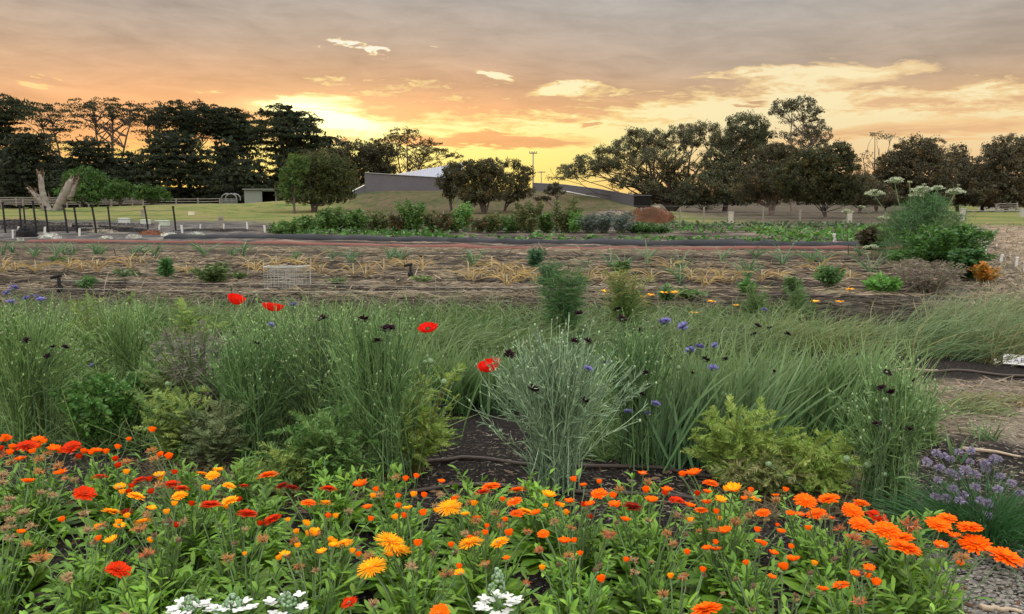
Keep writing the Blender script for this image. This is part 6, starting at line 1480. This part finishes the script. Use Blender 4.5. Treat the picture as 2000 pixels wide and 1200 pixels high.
F2 = [(130,440,'s',100),(220,468,'o',50),(330,395,'W'),(390,405,'o',50),(595,420,'s',55),(345,505,'o'),(435,498,'y',55),(495,500,'o',50),(170,570,'s',70),(240,495,'W'),(350,560,'o',50),(330,628,'y',55),(380,618,'o',50),(490,605,'o',65),(400,575,'t'),(830,480,'R',115),(880,445,'O',120),(1030,465,'O',110),(945,525,'o',50),(1015,530,'O',95),(780,548,'y',55),(640,565,'P',150),(730,610,'t'),(800,630,'s',70),(680,510,'W'),(1210,500,'t',95),(1195,560,'y',45),(1265,550,'s',50),(1330,535,'s',70),(1310,600,'y',50),(1080,590,'Y',100),(1030,600,'O',90),(960,640,'o',45),(855,675,'o',40),(845,715,'o',50),(760,770,'P',160),(930,765,'Y',110),(985,720,'o',70),(1180,715,'O',70),(1300,765,'s',85),(1500,485,'O',100),(1580,505,'o',60),(1590,555,'s',85),(1690,560,'D',120),(1355,410,'o',55),(1410,440,'s',55),(1500,422,'o',45),(1750,375,'s',60),(1975,380,'o',50),(1770,470,'o',60),(1890,470,'s',75),(1800,530,'s',90),(1940,520,'R',80),(1650,640,'s',70),(1570,725,'X',75),(1890,715,'W'),(1925,775,'W'),(1945,610,'w'),(1155,810,'X',70),(1340,685,'W'),(300,760,'P',180),(340,815,'P',170),(195,910,'P',175),(185,850,'W',100),(40,770,'P',90),(460,780,'o',70),(420,910,'w',95),(545,830,'S'),(675,820,'S'),(845,895,'W',80),(630,950,'W',110),(700,945,'t',70),(970,860,'s',50),(1085,1000,'X',60),(1515,985,'o',66),(1870,1065,'W',85),(65,1110,'R',90),(205,1120,'w',90),(585,1165,'O',110),(1340,860,'w'),(1700,870,'w'),(1700,940,'w'),(1480,920,'S'),(1975,970,'X',60),(1090,705,'W'),(1140,600,'s'),(1450,550,'s'),(1410,555,'r'),(60,590,'w'),(560,560,'w'),(900,600,'W'),(1240,640,'w',50),(1600,650,'S'),(1780,640,'w',50),(730,720,'w'),(800,715,'W',50),(110,800,'S'),(1560,880,'B'),(1800,880,'w',45),(1270,890,'S',50)]
F3 = [(40,380,'o',55),(105,375,'s',100),(200,425,'O',90),(180,480,'s',65),(330,465,'t',110),(430,470,'o',45),(255,525,'t',75),(400,518,'s',60),(460,515,'Y',60),(575,500,'s',50),(575,525,'W'),(20,525,'R',60),(80,560,'s',75),(145,580,'O',80),(180,540,'s'),(80,630,'W'),(340,650,'W',95),(285,705,'s',85),(500,595,'O',85),(420,615,'W'),(470,700,'o',50),(745,525,'O',130),(880,515,'O',120),(1065,540,'O',90),(1015,585,'O',130),(1155,615,'R',110),(810,600,'O',110),(660,605,'s',60),(712,612,'s',60),(890,630,'s',55),(585,670,'o',34),(605,708,'s',60),(760,690,'o',50),(940,690,'X',80),(1060,660,'O',120),(1025,740,'X',110),(1210,695,'O',160),(1300,740,'O',120),(1310,795,'O',180),(1350,670,'X',140),(1510,665,'O',140),(1555,628,'O',105),(1685,680,'O',140),(1720,775,'O',170),(1890,850,'O',190),(1520,790,'s',80),(1645,855,'W',90),(1760,825,'B'),(230,810,'s',70),(180,805,'s'),(225,770,'o',45),(480,770,'s',65),(660,795,'o',45),(560,830,'s',60),(405,888,'o',45),(675,870,'s',90),(625,915,'o',65),(550,970,'s',60),(160,950,'S'),(445,1015,'S'),(350,945,'B'),(770,940,'S'),(1110,920,'s',70),(1035,955,'s',70),(950,1010,'O',90),(845,1040,'s',70),(1150,1005,'o',70),(1050,1110,'X',90),(690,1070,'S'),(780,1060,'S'),(910,860,'S'),(1025,920,'B',60),(1070,1040,'B',70),(175,1150,'O',190),(440,1150,'S'),(330,1150,'S'),(60,720,'S'),(1660,1025,'S',36),(50,960,'X',60),(210,700,'W'),(130,700,'W',50),(690,1100,'w',50),(270,1060,'w',40),(1180,590,'B',50),(520,640,'w',45)]
flw = Cc(F1, (0, 800), 2.941) + Cc(F2, (660, 800), 2.941) + Cc(F3, (1320, 800), 2.941)
ex = []
for q in flw:
    if rng.uniform() < .5 and q[1] < 1120 and len(q) < 4 or rng.uniform() < .18:
        k_ = {'o': 'oosW', 's': 'ooW', 'R': 'rrr', 'r': 'rX', 'Y': 'yyt', 'y': 'ytW', 't': 'yyW', 'P': 'ytW', 'W': 'oyo', 'w': 'oyw', 'O': 'osW', 'S': 'oyB', 'X': 'oXS', 'D': 'rX', 'B': 'BS'}[q[2]]
        ex.append((q[0] + rng.normal(0, 24), max(862, q[1] + rng.normal(4, 16)), k_[rng.integers(len(k_))]))
flw = flw + ex
bare = [(130, 1120, 80, 55), (250, 925, 70, 40), (910, 925, 100, 24), (1900, 1120, 120, 90), (2010, 1040, 140, 70), (330, 1170, 60, 22)]
cl = []
for j, v0 in enumerate([1.95, 2.22, 2.5, 2.76, 3.0, 3.24]):
    for x0 in np.arange(-2.6, 2.7, .25 + .015 * j):
        x = x0 + (j % 2) * .15 + U(-.05, .05); y = v0 - .1 * x + U(-.05, .05)
        if j == 5 and x > 1.0: continue
        q = PX(x, y, .12)
        if q[0] < -170 or q[0] > 1930 or q[1] > 1430: continue
        if any(abs(q[0] - a) < rx and abs(PX(x, y, 0)[1] - b) < ry for a, b, rx, ry in bare): continue
        cl.append((x, y, j))
# every flower goes to the clump whose foot is nearest below it
pos = []
for q in flw:
    px, py, kd = q[:3]; sz = (q[3] if len(q) > 3 else DEF[kd]) / 2.941
    zf = U(.31, .38) if py < 1000 else U(.27, .35)
    d = ray(px, py); t = (CAMH - zf) / -d[2]; c = np.array([0, 0, CAMH]) + d * t
    pos.append((c, kd, sz * np.linalg.norm(d * t) / F * .5))
CP = np.array([(x, y) for x, y, _ in cl]); own = [int(np.argmin(((CP - (c[:2] + (0, .02))) ** 2).sum(1))) for c, _, _ in pos]
words = {'O': 'orange', 's': 'orange', 'o': 'orange', 'R': 'red', 'r': 'red', 'D': 'dark red', 'Y': 'golden', 'y': 'golden', 't': 'golden', 'P': 'spidery golden', 'W': 'withered', 'w': 'dry brown', 'X': 'withered red', 'S': 'brown seeding', 'B': 'green seeding'}
rown = ['nearest', 'second', 'third', 'fourth', 'fifth', 'rearmost']
cnt = {}
LG = (.075, .18, .012); LG2 = (.16, .29, .022)
for ci in sorted(range(len(cl)), key=lambda i: (cl[i][2], cl[i][0])):
    x, y, j = cl[ci]; k = cnt.get(j, 0); cnt[j] = k + 1; b0 = np.array([x, y, float(H(x, y))])
    mine = [pos[i] for i in range(len(pos)) if own[i] == ci]
    hist = {}
    for m_ in mine: hist[words[m_[1]]] = hist.get(words[m_[1]], 0) + 1
    top = sorted(hist, key=lambda w_: -hist[w_])[:1]
    lab = 'calendula plant with %s, %s from left in the %s row' % (('%s blooms' % top[0]) if top else 'leaves only and no blooms', ordn(k), rown[j])
    o = thing('calendula_plant', b0, lab, 'calendula', 'calendula plants in the front bed')
    tn = U(.82, 1.22); g = G(); big = 1.25 if (x > .8 and j < 2) else 1.0
    # basal leaves
    n = int(34 * big); a = U(0, 2 * math.pi, n); d = np.stack([np.cos(a), np.sin(a), U(.25, 1.3, n)], -1)
    ribbons(g, curves(b0 + d * (.02, .02, 0), d, U(.1, .19, n) * big, 8, np.array([0, 0, -.9]) * U(.4, 1.4, n)[:, None]), U(.036, .062, n) * big, jcol((1, 1, 1), n, .2, .06) * mixcol(LG, LG2, n) * tn, [.25, .45, .7, .92, 1, .95, .7, .15], side=np.stack([-np.sin(a), np.cos(a), np.zeros(n)], -1), fold=.22)
    # leafy shoots
    ns = 20; a = U(0, 2 * math.pi, ns); r = U(.03, .17, ns); e = b0 + np.stack([np.cos(a) * r, np.sin(a) * r, U(.13, .28, ns)], -1)
    P = stems_to(b0 + rng.normal(0, .02, (ns, 3)) * (1, 1, 0), e, 8, .6, .004); gs = G(); tubes(gs, P, np.linspace(.004, .0022, 8), (.1, .17, .05), 4)
    nl = ns * 12; kk = rng.integers(0, ns, nl); tt = U(.12, 1, nl); Q, T = along(P, kk, tt); a = U(0, 2 * math.pi, nl); dl = nrm(T * .8 + np.stack([np.cos(a), np.sin(a), np.zeros(nl)], -1) * .9)
    ribbons(g, curves(Q, dl, U(.036, .07, nl) * (1.3 - .5 * tt), 6, np.array([0, 0, -.5]) + rng.normal(0, .25, (nl, 3))), U(.012, .021, nl) * (1.25 - .5 * tt), jcol((1, 1, 1), nl, .25, .08) * mixcol(LG, LG2, nl) * tn, [.5, .75, .95, 1, .8, .12], side=np.stack([-np.sin(a), np.cos(a), np.zeros(nl)], -1), fold=.2)
    gs.build('stems', LEAF, o); g.build('leaves', LEAF, o)
    for c, kd, R in mine:
        tall = kd in 'oryB'
        sc = R * (.85 if tall else .9 if R > .04 else .98); sc3 = (sc * 1.05, sc * 1.05, sc * (.95 if tall else 1.0)); lean = .25 if tall else .22
        rot = (U(-.2, .35) if kd in 'ORYPDX' else U(-lean, lean), U(-lean, lean), U(0, 6.28))
        if kd in 'PY': rot = (U(.15, .45), U(-.15, .15), U(0, 6.28))
        f = flat_child(MS[kd][rng.integers(len(MS[kd]))], 'flower', o, c, sc3, rot, LB[kd])
        if kd in 'ORYDPst':
            dk = 'Y' if kd in 'YPt' else ('R' if kd in 'RD' else 'O'); dobj = bpy.data.objects.new('flower_centre', DISC[dk]); COL.objects.link(dobj); dobj.parent = f
        st0 = b0 + (c - b0) * (.3, .3, 0) * U(.3, 1) + (0, 0, .03)
        stalk_child(f, c, sc3, rot, stems_to(st0[None], (c - (0, 0, .004))[None], 9, .45, .003)[0], .0024, (.13, .2, .08), calyx=min(.011, R * .45))

# candytuft at the bottom edge
for lab, px, py, hh, n in [('white candytuft at the bottom, leftmost of the white flowers', 372, 1192, .2, 3), ('white candytuft just right of the leftmost one', 455, 1190, .2, 2), ('sparse candytuft with two white florets and grey buds', 560, 1186, .22, 2), ('tall candytuft with green conical bud spike at the bottom', 972, 1180, .26, 4)]:
    dd = 2.15; c = PT(px, py, dd); fb = np.array([c[0], dd, float(H(c[0], dd))]); o = thing('candytuft_plant', fb, lab, 'flowering plant', 'white candytufts at the near edge'); g = G()
    tubes(g, stems_to(fb[None], (c + (0, 0, .02))[None], 8)[0], .004, (.14, .22, .1), 5); m_ = 60; t_ = U(0, 1, m_); a = U(0, 6.28, m_); Q = fb * (1 - t_[:, None]) + c * t_[:, None]; d = np.stack([np.cos(a), np.sin(a), U(.2, 1, m_)], -1)
    ribbons(g, curves(Q, d, U(.03, .07, m_), 5, np.array([0, 0, -.5])), .01, jcol((.1, .19, .07), m_, .3), [.4, 1, 1, .7, .1], fold=.2)
    top_ = c + (0, 0, .03 if 'tall' not in lab else .075); m_ = 46; u_ = U(0, 1, m_); a = U(0, 6.28, m_); hc_ = .03 if 'tall' not in lab else .07
    bb = top_ - (0, 0, hc_ * .6) + np.stack([np.cos(a) * .028 * (1 - u_ * .8), np.sin(a) * .028 * (1 - u_ * .8), u_ * hc_], -1); balls(g, bb, U(.004, .0065, m_), jcol((.2, .3, .17), m_, .25)); g.build('leafy_stem', LEAF, o)
    for k in range(n * 5):
        a = k * 2.4 + U(0, .5); rr = U(.03, .052); fc = c + np.array([math.cos(a) * rr, math.sin(a) * rr * .8, U(-.015, .02)]); g = G()
        for sg, ln in ((-.5, .02), (.5, .02), (-1.6, .011), (1.6, .011)):
            aa = a + sg; dv = np.array([[math.cos(aa), math.sin(aa), .25]]); ribbons(g, curves(fc[None], dv, ln * 1.25, 5, np.array([0, 0, -.2])), .0135, (.62, .62, .58), [.3, .8, 1, .95, .5], side=np.array([[-math.sin(aa), math.cos(aa), 0]]))
        g.build('floret', PETAL, o)
